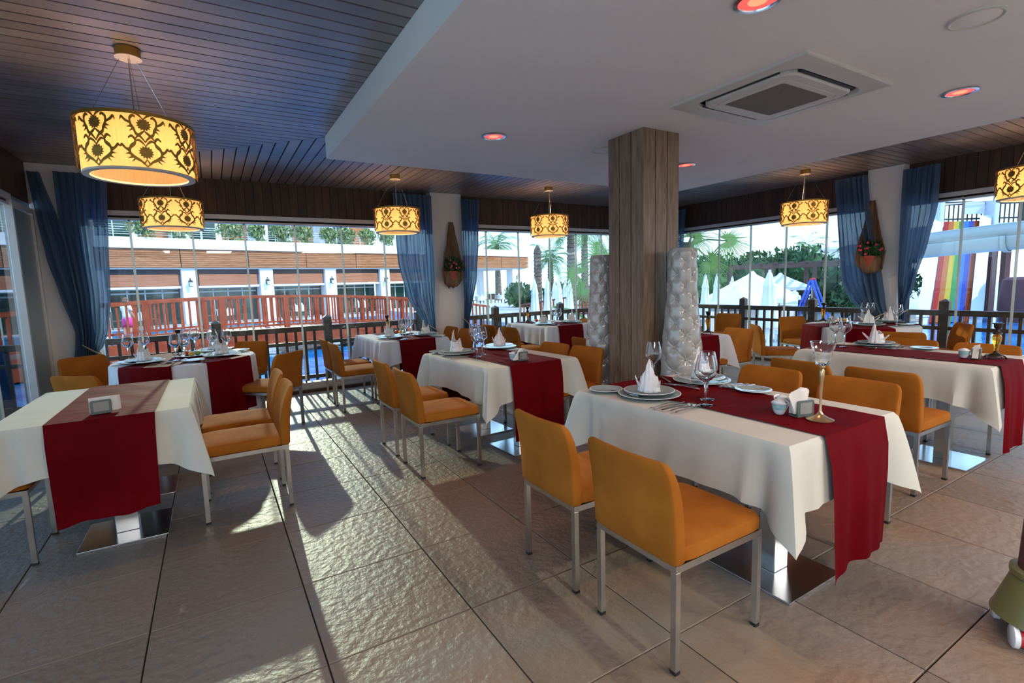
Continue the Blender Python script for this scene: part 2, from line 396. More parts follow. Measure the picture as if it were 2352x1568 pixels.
glasswall('window_1', 'x', -1.12, 2.93, [-.749, -.135, .437, 1.039, 1.646, 2.252, 2.6], YA, 1)
glasswall('window_2', 'x', 3.44, 7.86, [3.954, 4.579, 5.232, 5.819, 6.431, 7.04], YA, 1)
glasswall('window_3', 'y', 3.53, 7.2, [4.127, 4.747, 5.369, 5.993, 6.632], XC, 1)
glasswall('window_4', 'y', -3.5, 3.11, [-2.3, -1.7, -1.1, -.5, .12, .76, 1.38, 2.019, 2.535], XC, 1)
wl = glasswall('window_5', 'y', -3.5, 6.48, [-2.4, -1.5, -.6, .3, 1.2, 2.1, 3.0, 3.9, 4.8, 5.7], XL, -1)
dl = sempty('door_1')
MB().box(XL - .03, XL + .01, 6.53, 7.10, .1, ZW - .02).build('door_leaf', 'teal', dl, bevel=.004)
for a, b_ in ((6.48, 6.525), (7.105, 7.15)): MB().box(XL - .05, XL + .03, a, b_, 0, ZW + .04).build('door_frame', 'alu', dl, bevel=.004)
MB().box(XL - .05, XL + .03, 6.525, 7.105, ZW - .01, ZW + .04).build('door_head', 'alu', dl); MB().box(XL - .05, XL + .03, 6.525, 7.105, 0, .09).build('door_sill', 'alu', dl)
# boarded pillar
pl = structure(MB().box(3.05, 3.42, 2.99, 3.36, 0, ZS).build('pillar', 'gap'))
for side in range(4):
    for kx in range(3):
        a = -.205 + kx * .1367; b_ = a + .1300
        mt = Tm(3.235, 3.175, 0, side * pi / 2)
        MB().box(a + .001, b_, -.205, -.185, 0, ZS - .001, mt).build('pillar_board', 'pillar', pl)

# ======================= OUTSIDE GROUND =======================
structure(MB().box(-6, 8.9, YA + .16, 8.0, -.3, -.02).build('terrace_back', 'deckstone'))
structure(MB().box(XC + .16, 8.9, -5, YA + .3, -.3, -.02).build('terrace_right', 'deckstone'))
structure(MB().box(-3.2, XL - .16, -5, 8.0, -.3, -.02).build('terrace_left', 'deckstone'))
tag(MB().box(-14, 9.5, 8.0, 31, -.7, -.32).build('pool_water', 'water'), 'bright blue pool water below the terrace railing', 'pool water', kind='structure')
structure(MB().box(9.5, 130, -50, 140, -1.3, -.95).build('ground_right', 'deckstone'))
structure(MB().box(-90, 9.5, 31, 140, -1.3, -.30).build('ground_back', 'deckstone'))
structure(MB().box(-90, -14, -50, 31, -1.3, -.30).build('ground_left', 'deckstone'))
structure(MB().box(9.5, 24, 13.5, 34, -.95, -.05).build('garden_bank', 'deckstone'))
tag(MB().box(19, 34, 2.5, 9.6, -.95, -.80).build('splash_pool', 'water'), 'pale blue splash pool in front of the slide', 'pool', kind='structure')

# ======================= CURTAINS =======================
def curtain(name, label, along, plane, inward, prof, nf, amp=.028, rows=46, cols=72, tie=None):
    prof = sorted(prof, key=lambda q: -q[0]); zt, zb = prof[0][0], prof[-1][0]
    def bnd(z):
        for (z0, a0, b0), (z1, a1, b1) in zip(prof[:-1], prof[1:]):
            if z1 <= z <= z0:
                t = (z0 - z) / (z0 - z1) if z0 > z1 else 0; t = t * t * (3 - 2 * t) * .35 + t * .65
                return a0 + (a1 - a0) * t, b0 + (b1 - b0) * t
        return prof[-1][1:]
    w0 = abs(prof[0][2] - prof[0][1]); G = []
    for j in range(rows + 1):
        z = zt + (zb - zt) * j / rows; a, b_ = bnd(z); w = abs(b_ - a); r = []
        for i in range(cols + 1):
            u = i / cols; sq = w / w0
            d = amp * (.6 + .5 * min(1, j / 6)) * sin(2 * pi * nf * u + .8 * sin(3 * z) + 1.3 * sin(5 * u)) + .008 * sin(2 * pi * nf * 2.3 * u + z * 2)
            if j == 0: d *= .8
            p = a + (b_ - a) * (u + .012 * sin(2 * pi * nf * u * 2 + z)); q = plane + inward * (.035 + d)
            zz = z + (.012 * abs(sin(pi * nf * u)) if j == 0 else 0)
            r.append((p, q, zz) if along == 'x' else (q, p, zz))
        G.append(r)
    t = thing(name, label, 'curtain')
    MB().grid(G).build('curtain_fabric', 'curtain', t, smooth=True)
    a, b_ = bnd(zt)
    rod = [(a, plane + inward * .035, zt - .015), (b_, plane + inward * .035, zt - .015)]
    if along != 'x': rod = [(q, p, z) for p, q, z in rod]
    MB().tube(rod, .006, 6).build('header_tape', 'curtain', t)
    if tie:
        zt_, a, b_ = tie; c = (a + b_) / 2; rr = abs(b_ - a) / 2 + .012
        pts = []
        for i in range(20):
            an = 2 * pi * i / 20; p, q = c + rr * cos(an), plane + inward * (.035 + .055 * sin(an)); zz = zt_ - .06 * cos(an)
            pts.append((p, q, zz) if along == 'x' else (q, p, zz))
        MB().tube(pts, .006, 6, closed=True).build('tieback', 'rope', t)
    return t
curtain('curtain', 'blue sheer curtain swept across the left side of the white corner column', 'x', 7.12, -1, [(2.69, -1.52, -1.42), (2.2, -1.49, -1.32), (1.82, -1.46, -1.27), (1.42, -1.39, -1.23), (1.01, -1.3, -1.21), (.36, -1.38, -1.22)], 3, .02, cols=40)
curtain('curtain', 'blue curtain bellied over the left end of the back window, roped at table height', 'x', 7.09, -1, [(2.70, -1.31, -.87), (2.2, -1.31, -.91), (1.78, -1.28, -.94), (1.42, -1.25, -.96), (1.02, -1.24, -1.01), (.85, -1.24, -1.07), (.76, -1.23, -1.14), (.45, -1.30, -1.16)], 7, tie=(.82, -1.235, -1.10))
curtain('curtain', 'wide blue curtain hanging left of the white column in the back wall', 'x', 7.16, -1, [(2.73, 2.33, 2.92), (2.15, 2.34, 2.92), (1.77, 2.36, 2.93), (1.26, 2.47, 2.91), (.86, 2.67, 2.9), (.69, 2.77, 2.9), (.35, 2.76, 2.88)], 9, tie=(.78, 2.76, 2.9))
curtain('curtain', 'narrow blue curtain hanging right of the white column in the back wall', 'x', 7.16, -1, [(2.71, 3.40, 3.72), (2.04, 3.40, 3.68), (1.5, 3.40, 3.62), (1.09, 3.39, 3.52), (.75, 3.37, 3.44), (.35, 3.36, 3.47)], 6, tie=(.82, 3.37, 3.45))
curtain('curtain', 'blue curtain strip in the far corner, mostly hidden behind the boarded pillar', 'y', 7.9, -1, [(2.71, 7.15, 6.63), (2.07, 7.12, 6.69), (1.2, 7.0, 6.73), (.9, 7.0, 6.85), (.3, 7.0, 6.8)], 6)
curtain('curtain', 'large blue curtain swooping in front of the right hand white column from its left', 'y', 7.80, -1, [(2.72, 3.90, 3.50), (2.17, 3.84, 3.45), (1.81, 3.81, 3.39), (1.33, 3.76, 3.27), (1.03, 3.64, 3.22), (.88, 3.46, 3.19), (.78, 3.34, 3.15), (.3, 3.32, 3.12)], 7, .032, tie=(.83, 3.33, 3.15))
curtain('curtain', 'blue curtain beside the water slide window, right of the right hand white column', 'y', 7.80, -1, [(2.70, 3.08, 2.70), (2.24, 3.08, 2.71), (1.76, 3.08, 2.79), (1.32, 3.07, 2.89), (.98, 3.05, 2.96), (.8, 3.04, 2.97), (.3, 3.07, 2.93)], 7, tie=(.85, 2.96, 3.05))

# ======================= CEILING FITTINGS =======================
def filigree(mb, r, h0, h1, nmot, R0=.30):
    H = h1 - h0; wd = 2 * pi / nmot
    def P(u, v, rr): a = u; return (rr * cos(a), rr * sin(a), h0 + v * H)
    def ribbon(pts, wid):
        n = len(pts); A = []; B = []
        for i in range(n):
            x0, y0 = pts[max(i - 1, 0)]; x1, y1 = pts[min(i + 1, n - 1)]; dx, dy = x1 - x0, y1 - y0; l = sqrt(dx * dx + dy * dy) or 1
            w = wid * (.55 + .9 * sin(pi * min(1, max(0, i / (n - 1))))) ; nx, ny = -dy / l * w, dx / l * w
            A.append((pts[i][0] + nx, pts[i][1] + ny)); B.append((pts[i][0] - nx, pts[i][1] - ny))
        return A, B
    def smoothp(pts, k=5):
        o = []
        for i in range(len(pts) - 1):
            p0 = pts[max(i - 1, 0)]; p1 = pts[i]; p2 = pts[i + 1]; p3 = pts[min(i + 2, len(pts) - 1)]
            for q in range(k):
                t = q / k
                o.append(tuple(.5 * (2 * p1[c] + (p2[c] - p0[c]) * t + (2 * p0[c] - 5 * p1[c] + 4 * p2[c] - p3[c]) * t * t + (3 * p1[c] - p0[c] - 3 * p2[c] + p3[c]) * t ** 3) for c in (0, 1)))
        o.append(pts[-1]); return o
    half = []   # u in half-motif units (1 = half pitch), v 0..1 of height; (points, width)
    half.append(([(0, -.04), (.22, .06), (.44, .12), (.62, .20), (.60, .32), (.42, .40), (.40, .48), (.52, .54), (.66, .50)], .030))
    half.append(([(.62, .22), (.80, .30), (.92, .36), (1.0, .33)], .022))
    half.append(([(.0, .44), (.16, .54), (.34, .60), (.40, .68), (.50, .76), (.52, .88), (.40, .94), (.30, .92)], .030))
    half.append(([(.40, .48), (.26, .56), (.10, .62), (0, .66)], .020)); half.append(([(0, .10), (.12, .02), (.22, .06)], .018))
    half.append(([(.52, .80), (.70, .84), (.84, .90), (.90, .84)], .022)); half.append(([(0, .88), (.14, .95), (.30, .99), (.52, 1.0)], .018))
    half.append(([(0, .36), (.12, .43), (.26, .47), (.42, .44)], .018))
    for kx in range(nmot):
        c = kx * wd
        for pts, wd_ in half:
            for sg in (1, -1):
                A, B = ribbon(smoothp(pts), wd_)
                f = lambda q: (c + sg * q[0] * wd / 2, q[1])
                scale = lambda q: q
                mb.grid([[P(*f(q), r) for q in A], [P(*f(q), r) for q in B]])
        # leaf teeth outside the lyre and spiked flower discs
        for (cu_, cv, rad, sp) in ((0, .24, .135, 14), (0, .78, .13, 14)):
            o = len(mb.v); mb.v.append(P(c, cv, r)); n = sp * 2
            for i in range(n):
                a = 2 * pi * i / n; q = rad * (1.0 if i % 2 else .74); mb.v.append(P(c + q * cos(a) * H / r, cv + q * sin(a), r))
            for i in range(n): mb.f.append((o, o + 1 + i, o + 1 + (i + 1) % n))
        for sg in (1, -1):
            for (bu, bv, du, dv) in ((.60, .14, .16, -.05), (.66, .20, .18, -.01), (.66, .27, .18, .04), (.52, .10, .10, -.07), (.54, .74, .14, -.03), (.58, .80, .16, .02), (.50, .69, .1, -.06)):
                q0 = P(c + sg * (bu - .06) * wd / 2, bv - .03, r); q1 = P(c + sg * (bu - .06) * wd / 2, bv + .035, r); q2 = P(c + sg * (bu + du) * wd / 2, bv + dv, r)
                mb.add([q0, q1, q2], [(0, 1, 2)])
    return mb
def make_lamp():
    t = thing('pendant_lamp', '', 'lamp')
    MB().lathe([(.062, ZC - .002), (.062, ZC - .05)], 28, cap0=True, cap1=True).build('ceiling_rose', 'goldmetal', t, smooth=True)
    MB().lathe([(.066, ZC - .05), (.066, ZC - .054)], 28).build('rose_plate', 'canopy', t)
    MB().tube([(0, 0, ZC - .05), (0, 0, 2.26)], .004, 6).build('centre_rod', 'steel', t)
    for i in range(3):
        a = 2 * pi * i / 3 + .5
        MB().tube([(.045 * cos(a), .045 * sin(a), ZC - .05), (.26 * cos(a), .26 * sin(a), 2.382)], .0016, 4).build('suspension_wire', 'steel', t)
        MB().tube([(0, 0, 2.375), (.27 * cos(a), .27 * sin(a), 2.375)], .003, 4).build('spider_arm', 'steel', t)
    prof = [(.268, 2.085), (.268, 2.372)]
    mb = MB(); n = 160
    rows = []
    for z in (2.085, 2.15, 2.3, 2.375):
        rows.append([((.268 + .0012 * (i % 2)) * cos(2 * pi * i / n), (.268 + .0012 * (i % 2)) * sin(2 * pi * i / n), z) for i in range(n + 1)])
    mb.grid(rows).build('lamp_shade', 'shade', t)
    MB().lathe([(.270, 2.083), (.270, 2.094), (.236, 2.094), (.236, 2.083), (.270, 2.083)], 48, cap0=False, cap1=False).build('shade_hem', 'shaderim', t)
    MB().lathe([(.285, 2.366), (.289, 2.366), (.289, 2.384), (.262, 2.384), (.262, 2.378)], 56, cap0=False, cap1=False).build('top_ring', 'goldmetal', t)
    filigree(MB(), .287, 2.105, 2.372, 8).build('filigree_band', 'goldmetal', t, solid=.0025)
    MB().sphere((0, 0, 2.22), .028, 12, 8, 1.5).build('light_bulb', 'bulb', t, smooth=True)
    MB().lathe([(.016, 2.26), (.016, 2.30)], 10).build('bulb_holder', 'bronze', t)
    return t
for (x, y, rz, lb) in [(-.293, 3.708, .2, 'large gold filigree pendant lamp nearest the camera at upper left'), (-.279, 6.496, .5, 'gold filigree pendant lamp half hidden below the large one at left'),
                       (2.105, 6.291, 0, 'gold filigree pendant lamp beside the curtain left of the back column'), (4.406, 6.216, .35, 'gold filigree pendant lamp against the palm view right of the back column'),
                       (6.992, 3.903, .1, 'gold filigree pendant lamp before the tree view, left of the right column'), (6.992, 1.67, .4, 'gold filigree pendant lamp cut by the right edge of the photo')]:
    place('lamp', make_lamp, (x, y, 0), rz, lb, 'drum pendant lamps')
    l = light('lamp_light', 'POINT', (x, y, 2.22), 13, (1, .60, .26), shadow_soft_size=.035)
def make_down():
    t = thing('downlight', '', 'light')
    MB().lathe([(.098, 0), (.098, -.008), (.080, -.010), (.076, 0)], 36, cap0=False, cap1=False).build('trim_ring', 'chrome', t, smooth=True)
    MB().lathe([(.077, -.004), (.001, -.004)], 30, cap0=False, cap1=False).build('lens', 'redlens', t)
    MB().lathe([(.040, -.006), (.001, -.006)], 20, cap0=False, cap1=False).build('glow_core', 'orangelens', t)
    return t
for (x, y, lb) in [(2.078, 3.685, 'red lit recessed downlight left of the boarded pillar'), (4.441, 1.464, 'red lit recessed downlight right of the air conditioner'), (4.424, 3.73, 'red lit recessed downlight peeping past the right side of the pillar'), (2.151, 1.435, 'recessed downlight cut by the top edge of the photo')]:
    place('down', make_down, (x, y, ZS - .0005), 0, lb, 'red recessed downlights')
    light('downlight_glow', 'SPOT', (x, y, ZS - .03), 9, (1, .5, .35), (0, 0, 0), spot_size=R(110), spot_blend=.8, shadow_soft_size=.06)
def make_speaker():
    t = thing('ceiling_speaker', '', 'speaker')
    MB().lathe([(.112, 0), (.112, -.006), (.102, -.009), (.092, -.004)], 40, cap0=False, cap1=False).build('speaker_rim', 'plastic', t, smooth=True)
    MB().lathe([(.093, -.004), (.06, -.010), (.001, -.012)], 36, cap0=False, cap1=False).build('speaker_grille', 'soffit', t, smooth=True)
    return t
place('spk', make_speaker, (3.201, 3.641, ZS), 0, 'round white ceiling speaker left of the pillar top', 'round ceiling speakers')
place('spk', make_speaker, (3.249, 1.028, ZS), 0, 'round white ceiling speaker at the upper right above the air conditioner', 'round ceiling speakers')
# four-way cassette air conditioner
ac = thing('air_conditioner', 'square white four way cassette air conditioner set in the dropped ceiling', 'air conditioner', (3.335, 2.075, ZS))
def rrect(hx, hy, r, n=6):
    o = []
    for sx, sy, a0 in ((1, 1, 0), (-1, 1, pi / 2), (-1, -1, pi), (1, -1, 3 * pi / 2)):
        for i in range(n + 1):
            a = a0 + pi / 2 * i / n; o.append((sx * (hx - r) + r * cos(a), sy * (hy - r) + r * sin(a)))
    return o
def ringmesh(loops):
    mb = MB(); n = len(loops[0][0])
    mb.grid([[(x, y, z) for x, y in L] + [(L[0][0], L[0][1], z)] for L, z in loops]); return mb
o_ = rrect(.485, .475, .004); i_ = rrect(.405, .355, .10)
ringmesh([(o_, 0), (o_, -.014), (rrect(.478, .468, .004), -.018), (i_, -.024), (rrect(.395, .345, .10), .0)]).build('outer_panel', 'plastic', ac)
ringmesh([(rrect(.395, .345, .10), .0), (rrect(.345, .295, .09), .0)]).build('air_slot', 'black', ac)
ringmesh([(rrect(.365, .315, .09), 0), (rrect(.365, .315, .09), -.026), (rrect(.355, .305, .09), -.034), (rrect(.30, .25, .05), -.037), (rrect(.297, .247, .05), -.033), (rrect(.293, .243, .05), -.037), (rrect(.255, .205, .02), -.038)]).build('inner_frame', 'plastic', ac)
MB().box(-.257, .257, -.207, .207, -.037, -.02).build('intake_grille', 'greymesh', ac)
for s in (-1, 1):
    MB().box(-.30, .30, s * .33 - .012, s * .33 + .012, -.022, -.012).build('louvre', 'black', ac); MB().box(s * .38 - .012, s * .38 + .012, -.25, .25, -.022, -.012).build('louvre', 'black', ac)

# ======================= CHAIRS =======================
def sloop(xc, hx, hy, z, n=28, p=.35, curve=0):
    o = []
    for i in range(n):
        a = 2 * pi * i / n; c, s_ = cos(a), sin(a)
        x = hx * (abs(c) ** p) * (1 if c >= 0 else -1); y = hy * (abs(s_) ** p) * (1 if s_ >= 0 else -1)
        o.append((xc + x - curve * (1 - (y / max(hy, 1e-3)) ** 2), y, z))
    return o
def loft(loops, closed=True):
    mb = MB(); n = len(loops[0])
    for L in loops: mb.v += L
    for j in range(len(loops) - 1):
        for i in range(n): mb.f.append((j * n + i, j * n + (i + 1) % n, (j + 1) * n + (i + 1) % n, (j + 1) * n + i))
    if closed: mb.f.append(tuple(reversed(range(n)))); mb.f.append(tuple((len(loops) - 1) * n + i for i in range(n)))
    return mb
def make_chair():
    t = thing('dining_chair', '', 'chair')
    loft([sloop(.015, .235, .205, .412, 40, .22), sloop(.015, .243, .214, .420, 40, .22), sloop(.015, .245, .216, .450, 40, .22), sloop(.014, .240, .211, .470, 40, .25), sloop(.012, .215, .188, .479, 40, .3), sloop(.01, .10, .10, .482, 40, .5)]).build('seat', 'velvet', t, smooth=True)
    lv = [(.413, -.226, .026, .208, .003), (.425, -.227, .031, .214, .004), (.50, -.230, .031, .215, .008), (.58, -.236, .030, .216, .012), (.65, -.246, .028, .2165, .015), (.71, -.260, .025, .216, .017), (.75, -.273, .021, .212, .018), (.772, -.281, .017, .204, .018), (.785, -.286, .011, .190, .018), (.789, -.288, .004, .170, .018)]
    loft([sloop(xc, hx, hy, z, 40, .24, cv) for z, xc, hx, hy, cv in lv]).build('backrest', 'velvet', t, smooth=True)
    fr = MB()
    for s in (-1, 1): fr.box(-.232, .232, s * .197 - .0115, s * .197 + .0115, .386, .412); fr.box(s * .234 - .0115, s * .234 + .0115, -.208, .208, .386, .412)
    fr.build('seat_frame', 'steel', t)
    for sx in (-1, 1):
        for sy in (-1, 1):
            lg = MB().box(sx * .234 - .012, sx * .234 + .012, sy * .197 - .012, sy * .197 + .012, .012, .386).build('leg', 'steel', t)
            MB().box(sx * .234 - .0125, sx * .234 + .0125, sy * .197 - .0125, sy * .197 + .0125, 0, .014).build('foot_cap', 'black', lg)
    return t
CH = [(1.545, 1.327, 0, 'ochre velvet chair nearest the camera, in front of the near dining table'), (1.545, 1.895, 0, 'ochre chair at the far end of the left side of the near dining table'),
      (2.93, 1.434, 180, 'ochre chair behind the napkins and goblet on the right side of the near table'), (2.93, 1.975, 180, 'ochre chair at far right of the near table, behind the wine glasses'),
      (3.92, 1.505, 0, 'ochre chair in the aisle at the left of the far right table, seat fully visible'), (3.92, 2.03, 0, 'ochre chair second along the left of the far right table, behind the goblet'),
      (5.22, 1.515, 180, 'ochre chair with only its top edge showing behind the yellow candlestick'), (5.22, 2.05, 180, 'ochre chair with its top edge showing behind the bread plate of the far right table'),
      (6.36, 2.46, 20, 'ochre chair with its back to the camera in front of the right round table'), (6.20, 3.73, -42, 'ochre chair side on at the left of the right round table'),
      (7.36, 4.02, 250, 'ochre chair between the right round table and the window, only its top showing'), (7.32, 2.50, 128, 'ochre chair in front of the rainbow slide window'),
      (1.46, 3.59, 0, 'ochre chair nearest the camera at the left of the centre table'), (1.46, 4.18, 0, 'ochre chair farther along the left of the centre table'),
      (2.74, 3.66, 184, 'ochre chair with its whole back visible at the right of the centre table'), (2.70, 4.12, 184, 'ochre chair with its top showing beyond the centre table, nearer the padded vase'),
      (1.43, 5.977, 0, 'ochre chair near the aisle at the left of the table under the back lamp'), (1.43, 6.523, 0, 'ochre chair by the window at the left of the table under the back lamp'),
      (2.78, 6.38, 180, 'ochre chair second from the white back column, right of the lamp lit table'), (2.78, 6.90, 180, 'ochre chair right in front of the white back column'),
      (3.90, 6.16, 0, 'ochre chair nearer the camera at the left of the table by the palm view'), (3.90, 6.78, 0, 'ochre chair by the window at the left of the table by the palm view'),
      (5.04, 6.46, 180, 'ochre chair at the right of the table by the palm view, top edge showing'), (5.62, 6.35, 200, 'ochre chair seen edge on just left of the hidden padded vase'),
      (3.76, 4.30, 0, 'ochre chair low behind the centre table next to the hidden padded vase'), (5.16, 3.80, 172, 'ochre chair with its back against the table behind the pearly padded vase'), (7.30, 5.38, 192, 'ochre chair by the window railing behind the padded vase table'),
      (.105, 3.665, 180, 'ochre chair nearest the camera at the right of the front left table, sunlit seat'), (.105, 4.20, 180, 'ochre chair second at the right of the front left table, sunlit seat'),
      (-1.15, 3.655, 0, 'ochre chair at the lower left, only its legs and seat edge in view'), (-.80, 5.31, 50, 'brown looking chair left of the round table, nearer the camera'), (-1.03, 6.42, -55, 'brown looking chair beneath the roped blue curtain at the left'),
      (.20, 6.74, 231, 'chair at the far right of the left round table, back to the window'), (.42, 5.62, 136, 'ochre chair facing the left round table from the aisle side')]
for x, y, a, lb in CH: place('chair', make_chair, (x, y, 0), R(a), lb, 'ochre velvet dining chairs')

# ======================= TABLES =======================
def make_base(t, px, py, tz=.735):
    MB().box(px - .21, px + .21, py - .205, py + .205, 0, .012).build('base_plate', 'mirror', t, bevel=.002)
    MB().box(px - .055, px + .055, py - .04, py + .04, .012, tz).build('pedestal', 'steel', t, bevel=.004)
def rect_cloth(w, l, drop=.262, ext=.13, seed=0, rnd=None):
    rnd = random.Random(seed); hw, hl = w / 2, l / 2; P = []; per = 2 * (w + l)
    corners = [0, w, w + l, 2 * w + l]; N = 44
    def side(a, b_, n):
        for i in range(n): P.append(((a[0] + (b_[0] - a[0]) * i / n), (a[1] + (b_[1] - a[1]) * i / n)))
    ph = [rnd.uniform(0, 6) for _ in range(4)]
    pts = []; s = 0
    cs = [(-hw, -hl), (hw, -hl), (hw, hl), (-hw, hl)]
    for q in range(4):
        a, b_ = cs[q], cs[(q + 1) % 4]; L = w if q % 2 == 0 else l; n = 40 if q % 2 == 0 else 56
        nx, ny = ((0, -1), (1, 0), (0, 1), (-1, 0))[q]
        for i in range(n):
            u = i / n; u = .5 - .5 * cos(pi * u) * (.6) - .5 * (1 - 2 * u) * .4
            x, y = a[0] + (b_[0] - a[0]) * u, a[1] + (b_[1] - a[1]) * u; d = min(u, 1 - u) * L
            pts.append((x, y, nx, ny, d, s + u * L, q))
        s += L
    rows = []; n = len(pts)
    for t in (0, .04, .15, .35, .6, .8, 1.0):
        r = []
        for (x, y, nx, ny, d, sp, q) in pts:
            k = exp(-(d / .046) ** 2); a = atan2(ny, nx)
            sx, sy = (1 if x > 0 else -1), (1 if y > 0 else -1)
            dn = (sx * .7071, sy * .7071)
            vx, vy = nx * (1 - k) + dn[0] * k, ny * (1 - k) + dn[1] * k; m_ = sqrt(vx * vx + vy * vy); vx, vy = vx / m_, vy / m_
            off = .018 + .105 * k - .030 * exp(-((d - .105) / .035) ** 2) + .022 * exp(-((d - .17) / .03) ** 2) * (1 if q % 2 else .5) + (.007 * sin(13 * sp + ph[0]) + .006 * sin(29 * sp + ph[1])) * min(1, d / .1) + .012 * exp(-((d - .24) / .05) ** 2)
            dr = drop + ext * exp(-d / .085) + .010 * sin(6 * sp + ph[2])
            off *= t ** .8
            z = .750 - .005 * min(1, t / .04) - dr * t
            if t == 0: ox, oy = x * .985, y * .99
            else: ox, oy = x + vx * (off + .004), y + vy * (off + .004)
            r.append((ox, oy, max(z, .05)))
        rows.append(r + [r[0]])
    mb = MB().grid(rows[::-1])
    top = rows[0][:-1]; o = len(mb.v); mb.v += top; mb.f.append(tuple(o + i for i in range(len(top))))
    return mb
def runner_mesh(w, l, xc, drop=.57, seed=0, ripple=.004):
    rnd = random.Random(seed); ph = [rnd.uniform(0, 6) for _ in range(6)]; hl = l / 2 + .014; path = []
    for t in [1, .8, .6, .4, .2, .08, .02]: path.append((-1, t))
    for i in range(33): path.append((0, -1 + 2 * i / 32))
    for t in [.02, .08, .2, .4, .6, .8, 1]: path.append((1, t))
    rows = []
    for (sd, t) in path:
        r = []
        for i in range(25):
            u = i / 24; x = xc + (u - .5) * w
            if sd == 0:
                z = .7545 + ripple * (.5 + .5 * sin(9 * (x * 1.2 + t * l) + ph[0] + 3 * sin(4 * x + ph[1])) * sin(14 * x + ph[2])) * (1 - abs(t) ** 8) * .8
                r.append((x, t * hl, z))
            else:
                fold = (.012 * sin(2 * pi * (u * 1.6) + ph[3]) + .008 * sin(2 * pi * u * 3.3 + ph[4])) * t
                y = sd * (hl + .030 * min(1, t * 4) + .014 * t + fold); xx = x + .03 * t * (u - .5) * (-1 if w > .3 else 1)
                r.append((xx, y, .7545 - (drop + .045 * (1 - u) * (sd < 0) + .012 * sin(5 * u + ph[5])) * t))
        rows.append(r)
    return MB().grid(rows)
def rect_table(name, desc, cx, cy, w, l, rz=0, rx=.04, rw=.50, cloth='cloth', bases=None, seed=0, drop=.57):
    t = thing('dining_table', desc[0], 'table', (cx, cy, 0), rz, 'rectangular pedestal tables')
    MB().box(-w / 2 + .012, w / 2 - .012, -l / 2 + .012, l / 2 - .012, .71, .742).build('tabletop', 'white', t)
    for (bx_, by_) in (bases or [(0, -l / 2 + .31), (0, l / 2 - .31)]): make_base(t, bx_, by_, .71)
    c = rect_cloth(w, l, seed=seed).build('tablecloth', cloth, loc=(cx, cy, 0), rz=rz, smooth=True); tag(c, desc[1], 'tablecloth', 'cream tablecloths')
    r = runner_mesh(rw, l, rx, seed=seed, drop=drop).build('table_runner', 'runner', loc=(cx, cy, 0), rz=rz, smooth=True); tag(r, desc[2], 'table runner', 'red table runners')
rect_table('T1', ('pedestal table nearest the camera on the right, laid with goblet and candle', 'cream tablecloth with hanging corners on the near table', 'dark red runner along the near table with long front fall'), 2.287, 1.705, .87, 1.30, bases=[(-.07, -.38), (-.07, .33)], seed=1)
rect_table('T2', ('pedestal table at the far right edge with the yellow candlestick', 'grey white tablecloth on the far right table', 'dark red runner on the far right table below the yellow candlestick'), 4.80, 1.83, .78, 1.29, rx=-.05, rw=.44, bases=[(-.17, -.35), (-.17, .35)], seed=2)
rect_table('T3', ('pedestal table in the centre aisle left of the pillar', 'cream tablecloth on the centre table', 'red runner on the centre table with a sunlit wrinkled top'), 2.215, 4.02, .90, 1.22, rz=R(3), rx=0, rw=.52, seed=3, bases=[(-.03, -.42), (-.03, .22)])
rect_table('T4', ('pedestal table in front of the blue curtain left of the back column', 'pale tablecloth on the table below the third lamp', 'red runner on the table left of the white back column'), 2.135, 6.53, .87, 1.20, rx=.02, rw=.47, cloth='whitecloth', seed=4)
rect_table('T5', ('pedestal table by the palm view between back column and padded vase', 'white tablecloth on the table by the palm view', 'bright red runner on the table by the palm view'), 4.665, 6.64, .88, 1.18, rx=-.03, rw=.46, cloth='whitecloth', seed=5)
rect_table('T6', ('pedestal table at the front left with only a napkin holder on it', 'cream tablecloth on the front left table', 'broad red runner falling in front of the front left table'), -.60, 3.985, .88, 1.19, rx=.04, rw=.47, seed=6, bases=[(.06, -.33), (.06, .38)], drop=.51)
rect_table('T9', ('pedestal table hidden behind the boarded pillar and padded vase', 'white tablecloth corner showing right of the large padded vase', 'red runner falling just right of the large padded vase'), 4.70, 4.30, .87, 1.25, rz=R(-6), rx=.02, rw=.48, cloth='whitecloth', seed=7)
